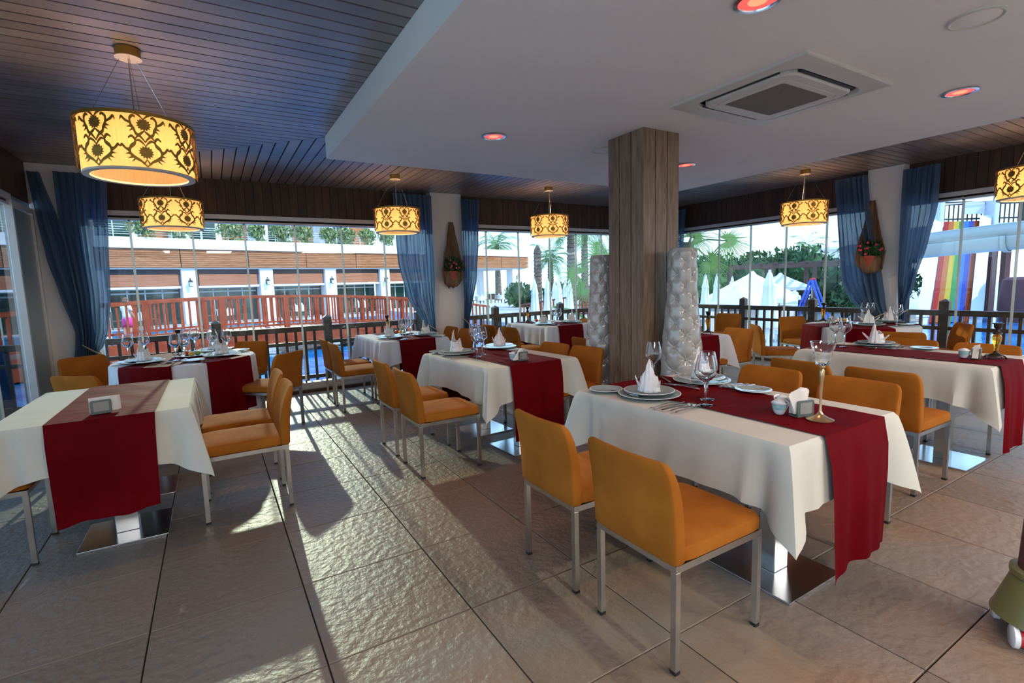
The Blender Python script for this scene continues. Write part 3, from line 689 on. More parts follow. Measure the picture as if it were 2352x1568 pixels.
def round_table(cx, cy, r, angs, desc, seed):
    t = thing('round_table', desc[0], 'table', (cx, cy, 0), 0, 'round tables')
    MB().lathe([(r - .01, .71), (r - .01, .742)], 48).build('tabletop', 'white', t); make_base(t, 0, 0, .71)
    rnd = random.Random(seed); ph = rnd.uniform(0, 6); n = 216
    def rad(a, tt): return r + .004 + tt * (.02 + .016 * sin(17 * a + ph) + .010 * sin(29 * a + 2 * ph)) 
    rows = [[(.01 * cos(2 * pi * i / n), .01 * sin(2 * pi * i / n), .75) for i in range(n + 1)], [((r - .01) * cos(2 * pi * i / n), (r - .01) * sin(2 * pi * i / n), .75) for i in range(n + 1)]]
    for tt in (.02, .2, .45, .7, 1): rows.append([(rad(2 * pi * i / n, tt) * cos(2 * pi * i / n), rad(2 * pi * i / n, tt) * sin(2 * pi * i / n), .746 - .62 * tt) for i in range(n + 1)])
    c = MB().grid(rows, flip=True).build('tablecloth', 'whitecloth', loc=(cx, cy, 0), smooth=True); tag(c, desc[1], 'tablecloth', 'round tablecloths')
    for ai, ang in enumerate(angs):
        a0 = R(ang); hw = .24; rows = []
        path = [(-1, tt) for tt in (1, .7, .45, .2, .03)] + [(0, -1 + 2 * i / 20) for i in range(21)] + [(1, tt) for tt in (.03, .2, .45, .7, 1)]
        for sd, tt in path:
            rr_ = []
            for i in range(29):
                v = (i / 28 - .5) * 2 * hw; hd = sqrt(max(0, (r + .006) ** 2 - v * v))
                if sd == 0: u, z = tt * hd, .7545 + .0035 * ai
                else:
                    aa = atan2(v, sd * hd) + a0; q = (rad(aa, tt) + .010 + .004 * ai) / (r + .006); u = sd * hd * q; z = .748 - .52 * tt + .0035 * ai; v = v * q
                rr_.append((u * cos(a0) - v * sin(a0), u * sin(a0) + v * cos(a0), z))
            rows.append(rr_)
        o = MB().grid(rows).build('table_runner', 'runner', loc=(cx, cy, 0), smooth=True); tag(o, desc[2 + ai], 'table runner', 'red table runners')
round_table(-.27, 6.03, .62, (59, 129), ('round table in the left corner under the second lamp', 'white floor length cloth of the left round table', 'red runner of the left round table falling at its front left', 'red runner of the left round table falling at its front right'), 11)
round_table(7.10, 3.20, .62, (35, 145), ('round table in front of the right hand white column', 'white floor length cloth of the right round table', 'red runner of the right round table falling toward the camera', 'red runner of the right round table falling at its left edge'), 12)

# ======================= TABLEWARE =======================
ZT = .7575
def make_charger():
    t = thing('charger_plate', '', 'plate')
    MB().lathe([(.09, 0), (.10, .003), (.165, .014), (.170, .017), (.163, .0175), (.105, .006), (.09, .0045)], 40).build('plate_body', 'glaze', t, smooth=True)
    MB().lathe([(.1655, .0175), (.1715, .0178), (.1715, .0155), (.1675, .0145)], 40, cap0=False, cap1=False).build('rim_line', 'rim', t, smooth=True); return t
def make_plate():
    t = thing('dinner_plate', '', 'plate')
    MB().lathe([(.07, 0), (.08, .002), (.132, .014), (.138, .016), (.130, .0165), (.088, .006), (.001, .005)], 40, cap1=False).build('plate_body', 'glaze_in', t, smooth=True)
    MB().lathe([(.1335, .0168), (.1395, .0168), (.1395, .0145), (.1345, .0135)], 40, cap0=False, cap1=False).build('rim_line', 'rim', t, smooth=True); return t
def make_bread():
    t = thing('bread_plate', '', 'plate')
    MB().lathe([(.05, 0), (.055, .002), (.090, .012), (.095, .014), (.088, .0145), (.058, .005), (.001, .0045)], 32, cap1=False).build('plate_body', 'glaze_in', t, smooth=True)
    MB().lathe([(.091, .0148), (.0965, .0148), (.0965, .0125), (.092, .0118)], 32, cap0=False, cap1=False).build('rim_line', 'rim', t, smooth=True); return t
def make_glass():
    t = thing('wine_glass', '', 'glass')
    MB().lathe([(.001, .125), (.024, .131), (.045, .150), (.0535, .168), (.052, .190), (.045, .225), (.037, .258), (.0362, .258), (.0440, .225), (.0508, .190), (.0522, .169), (.0438, .152), (.023, .1335), (.001, .1275)], 28, cap0=False, cap1=False).build('bowl', 'glass', t, smooth=True)
    MB().lathe([(.0048, .004), (.0042, .05), (.0048, .09), (.010, .112), (.022, .1295), (.001, .1262)], 16, cap0=False, cap1=False).build('stem', 'glass', t, smooth=True)
    MB().lathe([(.0365, 0), (.037, .0015), (.020, .0045), (.0048, .009)], 28).build('foot', 'glass', t, smooth=True); return t
def make_napkin(kind):
    t = thing('folded_napkin', '', 'napkin'); rnd = random.Random(kind); n = 48; rows = []
    H = (.185, .20, .18)[kind]
    for j in range(9):
        v = j / 8; r = []
        for i in range(n + 1):
            a = 2 * pi * i / n; pk = max(0, cos(a - 1.2)) ** 4 if kind != 1 else max(0, cos(a - .4)) ** 5
            pk2 = max(0, cos(a + 1.6)) ** 6 * .5
            h = (.45 + .55 * pk + .3 * pk2) * H; rr = .058 * (1 - .28 * v - .30 * pk * v) * (1 + .06 * sin(5 * a + 2 * v)) + .004 * sin(11 * a + 6 * v)
            r.append((rr * cos(a + .5 * v), rr * sin(a + .5 * v), h * v))
        rows.append(r)
    MB().grid(rows, flip=True).build('napkin_wrap', 'napkin', t, smooth=True, solid=.002)
    fl_ = MB()
    for a, L, h in ((.6, .085, .085), (2.6, .075, .06), (4.3, .070, .02), (5.3, .078, .015)) if kind != 2 else ((.4, .12, .075), (3.4, .11, .07), (4.8, .07, .02)):
        rows = []
        for j in range(7):
            v = j / 6; wd = .030 * (1 - v) ** .7 + .001; cx_, cz = .034 + (L - .034) * v, .012 + h * v ** (1.3 if kind != 2 else .8)
            rows.append([(cx_ * cos(a) - q * wd * sin(a), cx_ * sin(a) + q * wd * cos(a), max(.001, cz - .012 * abs(q))) for q in (-1, -.5, 0, .5, 1)])
        fl_.grid(rows)
    fl_.build('napkin_leaves', 'napkin', t, smooth=True, solid=.002); return t
def make_fork():
    mb = MB(); mb.add([], []); rows = [[(x, s * w, z) for s in (-1, -.3, .3, 1)] for x, w, z in ((-.10, .0055, .002), (-.06, .0045, .004), (0, .0028, .006), (.04, .003, .006), (.055, .010, .004), (.068, .0115, .004))]
    mb.grid(rows)
    for k in range(4): y = -.0095 + k * .0063; mb.grid([[(.066, y - .0015, .004), (.066, y + .0015, .004)], [(.085, y - .0013, .003), (.085, y + .0013, .003)], [(.10, y - .0008, .006), (.10, y + .0008, .006)]])
    return tag(mb.build('fork', 'chrome', solid=.0022), '', 'fork')
def make_knife():
    mb = MB().grid([[(x, y0, z), (x, y1, z)] for x, y0, y1, z in ((-.115, -.006, .006, .003), (-.08, -.0055, .0055, .004), (-.01, -.004, .004, .004), (.0, -.006, .006, .004), (.06, -.007, .009, .004), (.10, -.004, .008, .004), (.115, .004, .006, .004))])
    return tag(mb.build('knife', 'chrome', solid=.003), '', 'knife')
def make_spoon():
    mb = MB().grid([[(x, s * w, z) for s in (-1, 0, 1)] for x, w, z in ((-.10, .006, .002), (-.06, .0045, .004), (0, .0028, .006), (.04, .003, .006))])
    rows = []
    for j in range(9):
        v = j / 8; w = .021 * sin(pi * (.06 + .90 * v)); rows.append([(.038 + .062 * v, q * w, .007 - .006 * (1 - q * q) * sin(pi * v)) for q in (-1, -.6, -.2, .2, .6, 1)])
    mb.grid(rows); return tag(mb.build('spoon', 'chrome', solid=.0018), '', 'spoon')
def make_salt():
    t = thing('egg_cup', '', 'salt cellar')
    MB().lathe([(.016, 0), (.022, .006), (.030, .024)], 24, cap1=False).build('cup_base', 'china', t, smooth=True)
    MB().lathe([(.030, .024), (.0345, .050)], 24, cap0=False, cap1=False).build('painted_band', 'band', t, smooth=True)
    mb = MB(); n = 32
    mb.grid([[((.0345 + .001 * j) * cos(2 * pi * i / n), (.0345 + .001 * j) * sin(2 * pi * i / n), .050 + j * (.012 + .007 * cos(4 * pi * i / n))) for i in range(n + 1)] for j in (0, 1)]); mb.build('scalloped_rim', 'china', t, smooth=True, solid=.003)
    MB().sphere((0, 0, .052), .024, 16, 10, .9).build('shaker_dome', 'china', t, smooth=True); return t
def make_holder():
    t = thing('napkin_holder', '', 'napkin holder')
    for s in (-1, 1):
        L = rrect(.047, .036, .010, 4); mt = Tm(0, s * .022, .040, 0, pi / 2)
        mb = MB(); n = len(L); mb.add([(x, z, -.0035) for x, z in L] + [(x, z, .0035) for x, z in L], [tuple(reversed(range(n))), tuple(range(n, 2 * n))] + [(i, (i + 1) % n, (i + 1) % n + n, i + n) for i in range(n)], mt)
        sp = mb.build('side_plate', 'acrylic_edge', t)
        L = rrect(.034, .026, .005, 3); n = len(L); mb = MB(); mb.add([(x, z, -.0045) for x, z in L] + [(x, z, .0045) for x, z in L], [tuple(reversed(range(n))), tuple(range(n, 2 * n))] + [(i, (i + 1) % n, (i + 1) % n + n, i + n) for i in range(n)], mt)
        mb.build('clear_window', 'acrylic', sp)
    MB().box(-.045, .045, -.026, .026, 0, .006).build('holder_base', 'acrylic_edge', t); return t
def make_fan():
    t = thing('paper_napkins', '', 'napkins'); rnd = random.Random(3)
    for i in range(16):
        y = -.017 + i * .034 / 15; a = (i - 7.5) * .0055; h = .115 + rnd.uniform(-.012, .012); w = .045 + rnd.uniform(-.006, .008); tw = rnd.uniform(-.2, .2)
        mb = MB().grid([[(-w * .8 + tw * .02, y, .008), (0, y + .001, .006), (w * .8 + tw * .02, y, .008)], [(-w + a * .3, y, h * .5), (a * .3, y - .002, h * .55), (w + a * .3, y, h * .5)], [(-w * .9 + a, y + a * .05, h * .9), (a + tw * .05, y + a * .06, h), (w * .8 + a, y + a * .05, h * .93)]])
        mb.build('paper_sheet', 'paper', t, solid=.0012)
    return t
def make_tri():
    t = thing('paper_napkins', '', 'napkins')
    for i in range(6):
        y = -.016 + i * .0058; mb = MB().add([(-.085 + i * .002, y, .003), (.075 + i * .002, y, .003), (.0, y, .098 - i * .002), (-.085 + i * .002, y + .004, .003), (.075 + i * .002, y + .004, .003), (.0, y + .004, .098 - i * .002)], [(0, 1, 2), (5, 4, 3), (0, 3, 4, 1), (1, 4, 5, 2), (2, 5, 3, 0)])
        mb.build('paper_sheet', 'paper', t)
    return t
def make_block():
    t = thing('paper_napkins', '', 'napkins')
    for i in range(6): y = -.016 + i * .0056; MB().box(-.050 + .004 * i, .074 + .003 * i, y, y + .0045, .006, .088 - .001 * i).build('paper_sheet', 'paper', t)
    return t
def make_amber(gl):
    def f():
        t = thing('amber_candlestick', '', 'candlestick')
        MB().lathe([(.052, .018), (.048, .026), (.020, .038), (.012, .05), (.010, .058)], 20).build('pedestal_base', 'bronze', t, smooth=True)
        for i in range(4):
            a = pi / 4 + i * pi / 2; c_, s_ = cos(a), sin(a)
            MB().tube([(.035 * c_, .035 * s_, .022), (.058 * c_, .058 * s_, .020), (.070 * c_, .070 * s_, .008), (.066 * c_, .066 * s_, .004), (.062 * c_, .062 * s_, .010)], .005, 6).build('scroll_foot', 'bronze', t, smooth=True)
        MB().lathe([(.012, .058), (.013, .09), (.024, .13), (.0275, .155), (.022, .172), (.016, .178)], 20).build('glass_body', gl, t, smooth=True)
        MB().tube([(0, 0, .055), (0, 0, .178)], .003, 6).build('core_rod', 'bronze', t)
        MB().lathe([(.016, .178), (.029, .181), (.026, .190), (.014, .198), (.011, .212), (.022, .228), (.024, .250), (.032, .254), (.032, .260), (.018, .262)], 20).build('candle_cup', 'bronze', t, smooth=True); return t
    return f
def make_goblet():
    t = thing('goblet_candle_holder', '', 'candle holder')
    MB().lathe([(.055, 0), (.056, .004), (.035, .012), (.016, .024), (.009, .034), (.006, .045), (.005, .10), (.007, .17), (.011, .20), (.010, .225), (.006, .232), (.012, .240), (.010, .246)], 28).build('brass_stem', 'brass', t, smooth=True)
    MB().lathe([(.002, .246), (.024, .249), (.030, .262), (.033, .275), (.031, .283), (.037, .300), (.036, .307), (.045, .322), (.051, .352), (.0495, .352), (.0435, .323), (.0345, .307), (.0355, .300), (.0295, .283), (.0315, .275), (.0285, .263), (.002, .252)], 28, cap0=False, cap1=False).build('ribbed_glass_cup', 'glass', t, smooth=True)
    return t
def make_salad():
    t = thing('salad_plate', '', 'plate')
    MB().lathe([(.10, 0), (.11, .002), (.150, .012), (.144, .014), (.10, .006), (.001, .005)], 32, cap1=False).build('plate_body', 'glaze_in', t, smooth=True); return t
TB = {'T1': 'near table', 'T2': 'far right table', 'T3': 'centre table', 'T4': 'table left of the back column', 'T5': 'table by the palm view', 'T6': 'front left table', 'T7': 'left round table', 'T8': 'right round table', 'T9': 'table behind the padded vase'}
def setting(T, x, y, where, k=0, rot=0, dz=0):
    z = ZT + dz
    place('charger', make_charger, (x, y, z), 0, 'pale green charger plate %s' % where, 'charger plates')
    place('plate', make_plate, (x, y, z + .0185), 0, 'dinner plate on the charger %s' % where, 'dinner plates')
    place('nap%d' % k, lambda: make_napkin(k), (x, y, z + .026), rot, 'upright napkin %s' % where, 'folded napkins')
def glass(x, y, lb, dz=0): place('glass', make_glass, (x, y, ZT + dz), random.uniform(0, 6), lb, 'wine glasses')
def cut(kind, x, y, a, lb, dz=.0035): place(kind, {'fork': make_fork, 'knife': make_knife, 'spoon': make_spoon}[kind], (x, y, ZT + dz), R(a), lb, kind + 's on the tables')
# near table
setting('T1', 2.063, 1.977, 'at the left place of the near table', 0, 2.2); setting('T1', 2.599, 2.052, 'at the right place of the near table', 1, .6)
place('bread', make_bread, (1.960, 2.22, ZT), 0, 'small bread plate at the far left corner of the near table', 'bread plates')
place('bread', make_bread, (2.595, 1.697, ZT), 0, 'small bread plate right of the wine glasses on the near table', 'bread plates')
glass(2.373, 2.238, 'wine glass standing alone before the boarded pillar on the near table'); glass(2.232, 1.724, 'rear wine glass of the pair on the near table runner'); glass(2.119, 1.648, 'front wine glass of the pair on the near table runner')
for i, (kd, dx) in enumerate((('fork', 0), ('knife', .032), ('fork', .064))): cut(kd, 1.955 + i * .005, 1.765 - dx, 0, ('fork nearest the left charger on the near table', 'knife between two forks at the left place of the near table', 'outer fork at the left place of the near table')[i])
cut('spoon', 1.985, 1.672, 4, 'soup spoon at the left place of the near table'); cut('knife', 1.995, 1.640, 6, 'outermost knife at the left place of the near table')
for i in range(3): cut('fork', 2.615 + .012 * i, 1.850 - .03 * i, 178 - 2 * i, ('inner fork by the right charger on the near table', 'middle fork between right charger and bread plate', 'outer fork beside the right bread plate of the near table')[i])
for i, kd in enumerate(('fork', 'spoon', 'knife')): cut(kd, 2.36 + .01 * i, 1.985 + .030 * i, 100 + 12 * i, 'dessert %s crossing the runner between the two place settings' % kd, .006)
cut('fork', 1.975, 2.105, -65, 'small fork beside the left bread plate of the near table'); cut('spoon', 2.01, 2.10, -60, 'teaspoon between bread plate and left charger of the near table'); cut('knife', 2.47, 2.235, 60, 'butter knife by the far corner of the near table', .003)
place('salt', make_salt, (2.248, 1.335, ZT), .3, 'egg shaped turquoise banded salt cellar in front of the fanned napkins', 'salt cellars'); place('salt', make_salt, (2.335, 1.375, ZT), 1.3, 'second egg shaped shaker half hidden behind the fanned napkins', 'salt cellars')
place('holder', make_holder, (2.300, 1.262, ZT), R(-14), 'square smoked napkin holder beside the goblet on the near table', 'napkin holders'); place('fan', make_fan, (2.290, 1.268, ZT + .006), R(-14), 'ruffled stack of paper napkins fanned in the near table holder', 'paper napkins')
place('goblet', make_goblet, (2.292, 1.174, ZT), 0, 'tall brass stemmed goblet with ribbed clear glass cup')
# far right table
setting('T2', 5.079, 2.149, 'on the far right table', 2, 1.1)
glass(4.83, 2.37, 'rear wine glass behind the goblet cup on the far right table'); glass(4.79, 2.275, 'front wine glass of the far right table')
place('bread', make_bread, (5.10, 1.80, ZT), 0, 'small bread plate of the far right table', 'bread plates')
for i in range(3): cut('fork', 5.08, 1.985 - .03 * i, 176, ('inner fork of the far right table', 'middle fork of the far right table', 'outer fork of the far right table')[i])
for i, kd in enumerate(('knife', 'spoon')): cut(kd, 4.86 - .02 * i, 2.03 - .03 * i, 100 + 10 * i, '%s crossing the runner of the far right table' % kd, .005)
place('salt', make_salt, (4.755, 1.435, ZT), .3, 'turquoise banded salt cellar by the yellow candlestick', 'salt cellars')
place('holder', make_holder, (4.79, 1.375, ZT), R(10), 'napkin holder beside the yellow candlestick', 'napkin holders'); place('tri', make_tri, (4.79, 1.375, ZT + .006), R(10), 'folded paper napkins beside the yellow candlestick', 'paper napkins')
place('yellow', make_amber('yellowglass'), (4.865, 1.29, ZT), .5, 'dark candlestick with yellow glass body on the far right table', 'amber candlesticks')
# centre table
setting('T3', 1.945, 4.30, 'at the left place of the centre table', 1, 1.2, .004); setting('T3', 2.47, 4.40, 'at the right place of the centre table', 0, 2.6, .004)
place('bread', make_bread, (1.865, 4.535, ZT + .0), 0, 'small bread plate at the left corner of the centre table', 'bread plates')
glass(2.015, 4.009, 'left front wine glass of the centre table trio'); glass(2.11, 4.09, 'right front wine glass of the centre table trio'); glass(2.22, 4.47, 'rear wine glass of the centre table trio')
for i in range(4): cut('fork' if i % 2 else 'knife', 1.865, 4.125 - .03 * i, 3, ('innermost knife of the centre table left place', 'innermost fork of the centre table left place', 'outer knife of the centre table left place', 'outer fork of the centre table left place')[i])
for i in range(3): cut('fork', 2.50, 4.19 - .03 * i, 178, ('inner fork right of the centre table plates', 'middle fork right of the centre table plates', 'outer fork right of the centre table plates')[i])
place('holder', make_holder, (2.20, 3.545, ZT + .003), R(6), 'square napkin holder at the front of the centre table', 'napkin holders'); place('tri', make_tri, (2.19, 3.545, ZT + .009), R(6), 'triangle folded paper napkins at the front of the centre table', 'paper napkins')
place('salt', make_salt, (2.15, 3.60, ZT + .003), .3, 'salt cellar hidden behind the centre table napkins', 'salt cellars')
# table left of the back column
setting('T4', 1.923, 6.30, 'at the left place of the table below the third lamp', 0, 1.5); setting('T4', 2.40, 6.27, 'at the right place of the table below the third lamp', 2, .4)
place('bread', make_bread, (2.46, 6.0, ZT), 0, 'bread plate hanging at the right edge of the table below the third lamp', 'bread plates')
glass(1.985, 5.96, 'front wine glass on the table below the third lamp'); glass(2.05, 6.05, 'middle wine glass on the table below the third lamp'); glass(2.25, 6.44, 'rear wine glass on the table below the third lamp')
for i in range(3): cut('knife', 1.84, 6.12 - .03 * i, 3, ('inner knife below the third lamp', 'middle knife below the third lamp', 'outer knife below the third lamp')[i])
place('amber', make_amber('bulbglass'), (2.085, 6.907, ZT), 0, 'orange glass candlestick on the table below the third lamp', 'amber candlesticks')
place('salad', make_salad, (2.20, 6.70, ZT), 0, 'plate of salad on the table below the third lamp', 'salad plates')
place('holder', make_holder, (2.14, 6.84, ZT), 0, 'napkin holder by the orange candlestick below the third lamp', 'napkin holders')
# table by the palm view
setting('T5', 4.42, 6.44, 'at the left place of the table by the palm view', 1, 2.0); setting('T5', 4.93, 6.40, 'at the right place of the table by the palm view', 0, 2.9)
glass(4.66, 6.50, 'rear wine glass on the table by the palm view'); glass(4.47, 6.12, 'front wine glass on the table by the palm view')
place('amber', make_amber('bulbglass'), (4.44, 6.93, ZT), .3, 'orange glass candlestick on the table by the palm view', 'amber candlesticks')
place('salad', make_salad, (4.60, 6.83, ZT), 0, 'plate of salad on the table by the palm view', 'salad plates')
for i in range(3): cut('knife', 4.34, 6.22 - .03 * i, 3, ('inner knife on the palm view table', 'middle knife on the palm view table', 'outer knife on the palm view table')[i])
# front left table
place('holder', make_holder, (-.575, 3.50, ZT + .003), R(12), 'dark framed napkin holder alone on the front left table', 'napkin holders'); place('block', make_block, (-.575, 3.50, ZT + .006), R(12), 'block of paper napkins on the front left table', 'paper napkins')
# left round table
setting('T7', -.60, 5.84, 'at the front left place of the left round table', 0, .8, .004); setting('T7', .045, 5.88, 'at the front right place of the left round table', 1, 1.8, .004); setting('T7', -.02, 6.40, 'at the rear right place of the left round table', 2, .9, .004)
for (x, y, lb) in [(-.757, 6.22, 'leftmost wine glass of the left round table'), (-.64, 6.38, 'wine glass behind the left napkin of the left round table'), (-.34, 5.80, 'left glass of the middle pair on the left round table'), (-.27, 5.83, 'right glass of the middle pair on the left round table'),
                   (-.27, 6.55, 'left glass of the rear pair on the left round table'), (-.20, 6.56, 'right glass of the rear pair on the left round table'), (-.03, 6.14, 'glass left of the right napkin on the left round table'), (.10, 6.03, 'glass behind the right napkin on the left round table')]: glass(x, y, lb, .003)
for (x, y, lb) in [(-.76, 5.96, 'bread plate at the left edge of the left round table'), (-.20, 5.62, 'bread plate at the front of the left round table'), (.22, 6.22, 'bread plate at the right edge of the left round table')]: place('bread', make_bread, (x, y, ZT + .003), 0, lb, 'bread plates')
place('salad', make_salad, (-.22, 6.08, ZT + .004), 0, 'plate of salad in the middle of the left round table', 'salad plates')
place('amber', make_amber('bulbglass'), (-.34, 6.42, ZT + .004), .6, 'orange glass candlestick on the left round table', 'amber candlesticks')
for i, (x, y, a) in enumerate([(-.42, 5.66, 25), (-.45, 5.63, 25), (-.10, 5.72, 150), (-.36, 6.18, 70), (-.33, 6.2, 70), (.1, 6.2, 120)]): cut(('knife', 'fork')[i % 2], x, y, a, '%s %s on the left round table' % (('knife', 'fork')[i % 2], ('by the left plates', 'beside the front left plates', 'by the right plates', 'in front of the salad', 'behind the salad', 'near the right edge')[i]), .006)
# right round table
setting('T8', 7.0, 3.05, 'at the front place of the right round table', 2, 1.4, .004); setting('T8', 7.50, 3.05, 'at the rear right place of the right round table', 0, 2.4, .004)
for (x, y, lb) in [(7.40, 3.28, 'left glass of the rear pair on the right round table'), (7.45, 3.24, 'right glass of the rear pair on the right round table'), (7.10, 2.79, 'single front wine glass of the right round table')]: glass(x, y, lb, .003)
place('bread', make_bread, (7.26, 2.77, ZT + .004), 0, 'bread plate at the right of the right round table', 'bread plates')
place('salad', make_salad, (7.12, 3.42, ZT + .004), 0, 'plate of salad on the right round table', 'salad plates')
place('amber', make_amber('bulbglass'), (7.12, 3.66, ZT + .004), .2, 'orange glass candlestick on the right round table', 'amber candlesticks')
place('holder', make_holder, (6.90, 3.45, ZT + .004), R(50), 'napkin holder by the front glasses of the right round table', 'napkin holders'); place('tri', make_tri, (6.90, 3.45, ZT + .01), R(50), 'triangle of paper napkins on the right round table', 'paper napkins')
for i in range(3): cut('fork', 6.80 + .03 * i, 2.98 - .03 * i, 130, ('left fork at the front of the right round table', 'middle fork at the front of the right round table', 'right fork at the front of the right round table')[i], .006)
place('amber', make_amber('bulbglass'), (4.913, 3.80, ZT), .4, 'orange glass candlestick beside the large padded vase', 'amber candlesticks'); place('holder', make_holder, (4.96, 3.97, ZT), R(20), 'napkin holder half hidden by the large padded vase', 'napkin holders')
# food on the salad plates
def bits(cx, cy, lbl, seed):
    rnd = random.Random(seed)
    for i in range(3):
        a = 2.1 * i + rnd.uniform(0, .6); r = .05; k = ('food1', 'food2', 'food3')[i % 3]
        o = MB().sphere((0, 0, .022), .030, 12, 8, .8).build(('lettuce_ball', 'tomato', 'pepper')[i % 3], k, smooth=True, loc=(cx + r * cos(a), cy + r * sin(a), ZT + .009))
        tag(o, '%s on the salad plate of the %s' % (('green lettuce heap', 'red tomato', 'yellow pepper piece')[i % 3], lbl), 'food', 'salad pieces on the %s' % lbl)
bits(-.22, 6.08, 'left round table', 1); bits(7.12, 3.42, 'right round table', 2); bits(2.20, 6.70, 'table below the third lamp', 3); bits(4.60, 6.83, 'table by the palm view', 4)
def parts_empty(): pass

# ======================= VASES =======================
def make_vase():
    t = thing('padded_vase', '', 'vase'); H = 1.645; n = 180; m_ = 260; nb = 5; rows = []; step = H / 8.6
    def rad(z): u = z / H; return .135 + .028 * sin(pi * min(1, u * 1.25 + .05)) - .030 * u - .020 * max(0, u - .5)
    for j in range(m_ + 1):
        z = H * j / m_; r = []
        for i in range(n + 1):
            a = 2 * pi * i / n; u = a * nb / (2 * pi); v = z / step; p, q = (u + v) , (u - v)
            s_ = abs(sin(pi * p / 1) * sin(pi * q / 1)); dp_, dq_ = p - round(p), q - round(q); du_, dv_ = (dp_ + dq_) / 2 * .21, (dp_ - dq_) / 2 * step; ds_ = sqrt(du_ * du_ + dv_ * dv_)
            ln_ = min(abs(sin(pi * p)), abs(sin(pi * q)))
            d = .0045 * (1 - exp(-ln_ / .10)) + .0135 * (1 - exp(-(ds_ / .040) ** 2)) - .004 * exp(-((ds_ - .028) / .020) ** 2) * (.5 + .5 * cos(8 * atan2(dv_, du_))); ed = min(1, (H - z) / .03, z / .03)
            rr = rad(z) + d * ed
            r.append((rr * cos(a), rr * sin(a), z))
        rows.append(r)
    rows.append([(.09 * cos(2 * pi * i / n), .09 * sin(2 * pi * i / n), H - .002) for i in range(n + 1)]); rows.append([(.08 * cos(2 * pi * i / n), .09 * sin(2 * pi * i / n), H - .25) for i in range(n + 1)])
    MB().grid(rows, flip=True).build('vase_body', 'vase', t, smooth=True)
    b_ = None
    for kz in range(1, 16):
        z = kz * step / 2
        if z > H - .04: continue
        for i in range(nb):
            a = 2 * pi * (i + (.5 if kz % 2 else 0)) / nb; rr = rad(z) + .001
            if b_ is None: b_ = MB().sphere((0, 0, 0), .0105, 8, 5).build('button', 'vase', t, smooth=True, loc=(rr * cos(a), rr * sin(a), z))
            else: copyobj(b_, (rr * cos(a), rr * sin(a), z), t)
    return t
place('vase', make_vase, (3.27, 2.78, 0), .3, 'large pearly button padded floor vase right of the boarded pillar', 'padded floor vases')
place('vase', make_vase, (3.21, 3.68, 0), .9, 'pearly button padded floor vase half hidden behind the left of the pillar', 'padded floor vases')

# ======================= WALL POCKETS =======================
def leafcloud(mb, c, rx, ry, rz_, n, size, rnd, squash=1):
    for _ in range(n):
        while True:
            p = Vector((rnd.uniform(-1, 1), rnd.uniform(-1, 1), rnd.uniform(-1, 1)))
            if p.length < 1: break
        p = Vector((c[0] + p.x * rx, c[1] + p.y * ry, c[2] + p.z * rz_)); mt = Euler((rnd.uniform(0, 6.3), rnd.uniform(0, 6.3), rnd.uniform(0, 6.3))).to_matrix(); s_ = size * rnd.uniform(.6, 1.3)
        q = [p + mt @ Vector(v) * s_ for v in ((-1, 0, 0), (-.2, .42, .1), (1, 0, 0), (-.2, -.42, .1))]
        mb.add(q, [(0, 1, 2, 3)])
def pocket(nm, label, loc, rz, seed):
    rnd = random.Random(seed); t = thing(nm, label, 'wall planter', loc, rz)   # local: x along wall, -y into room, z up from bottom
    rows = []
    prof = [(0, .07), (.05, .125), (.13, .165), (.24, .175), (.36, .165), (.5, .13), (.65, .095), (.8, .065), (.92, .045), (1.0, .03)]
    for h, w in prof:
        r = []
        for i in range(13):
            q = -1 + i / 6; dp = (.11 * (1 - h) ** .8 + .02) * (q * q) * (1 if h > .05 else .6); jag = 1 + .05 * sin(23 * h + 5 * q + seed)
            r.append((q * w * jag + .06 * (h - .3) * (.8 if seed % 2 else -.8) , -.025 - dp, h * .98 + (.03 * sin(7 * q + seed) if h in (0,) else 0)))
        rows.append(r)
    MB().grid(rows).build('palm_sheath', 'sheath', t, smooth=True, solid=.012)
    lo = []
    for h, w in prof[:4]: lo.append([(q * w * .95, -.14 + .05 * q * q, h * .98) for q in [-1 + i / 6 for i in range(13)]])
    MB().grid(lo).build('sheath_pocket', 'sheath', t, smooth=True, solid=.012)
    MB().lathe([(.045, .06), (.075, .21), (.080, .21), (.080, .235), (.06, .235)], 20, (0, -.095, 0)).build('flower_pot', 'terracotta', t, smooth=True)
    mb = MB(); leafcloud(mb, (0, -.12, .34), .15, .09, .11, 620, .022, rnd); leafcloud(mb, (.10, -.13, .29), .09, .07, .07, 200, .02, rnd)
    fo = mb.build('foliage', 'leaf', t); fo['kind'] = 'stuff'
    fp = None
    for i in range(11):
        p = (rnd.uniform(-.15, .16), -.20 + rnd.uniform(-.02, .04), rnd.uniform(.25, .42))
        if fp is None:
            mb = MB()
            for kk in range(6): a = kk * pi / 3; mb.add([(0, 0, 0), (.011 * cos(a) - .006 * sin(a), -.003, .011 * sin(a) + .006 * cos(a)), (.020 * cos(a), -.002, .020 * sin(a)), (.011 * cos(a) + .006 * sin(a), -.003, .011 * sin(a) - .006 * cos(a))], [(0, 1, 2, 3)])
            mb.sphere((0, -.004, 0), .006, 6, 4); fp = mb.build('blossom', 'flower', t, loc=p)
        else: copyobj(fp, p, t)
pocket('flower_pocket', 'palm sheath wall pocket with pink flowers on the white back column', (3.20, 7.2, 1.385), 0, 1)
pocket('flower_pocket', 'palm sheath wall pocket with pink flowers on the right hand white column', (7.85, 3.40, 1.40), -pi / 2, 2)

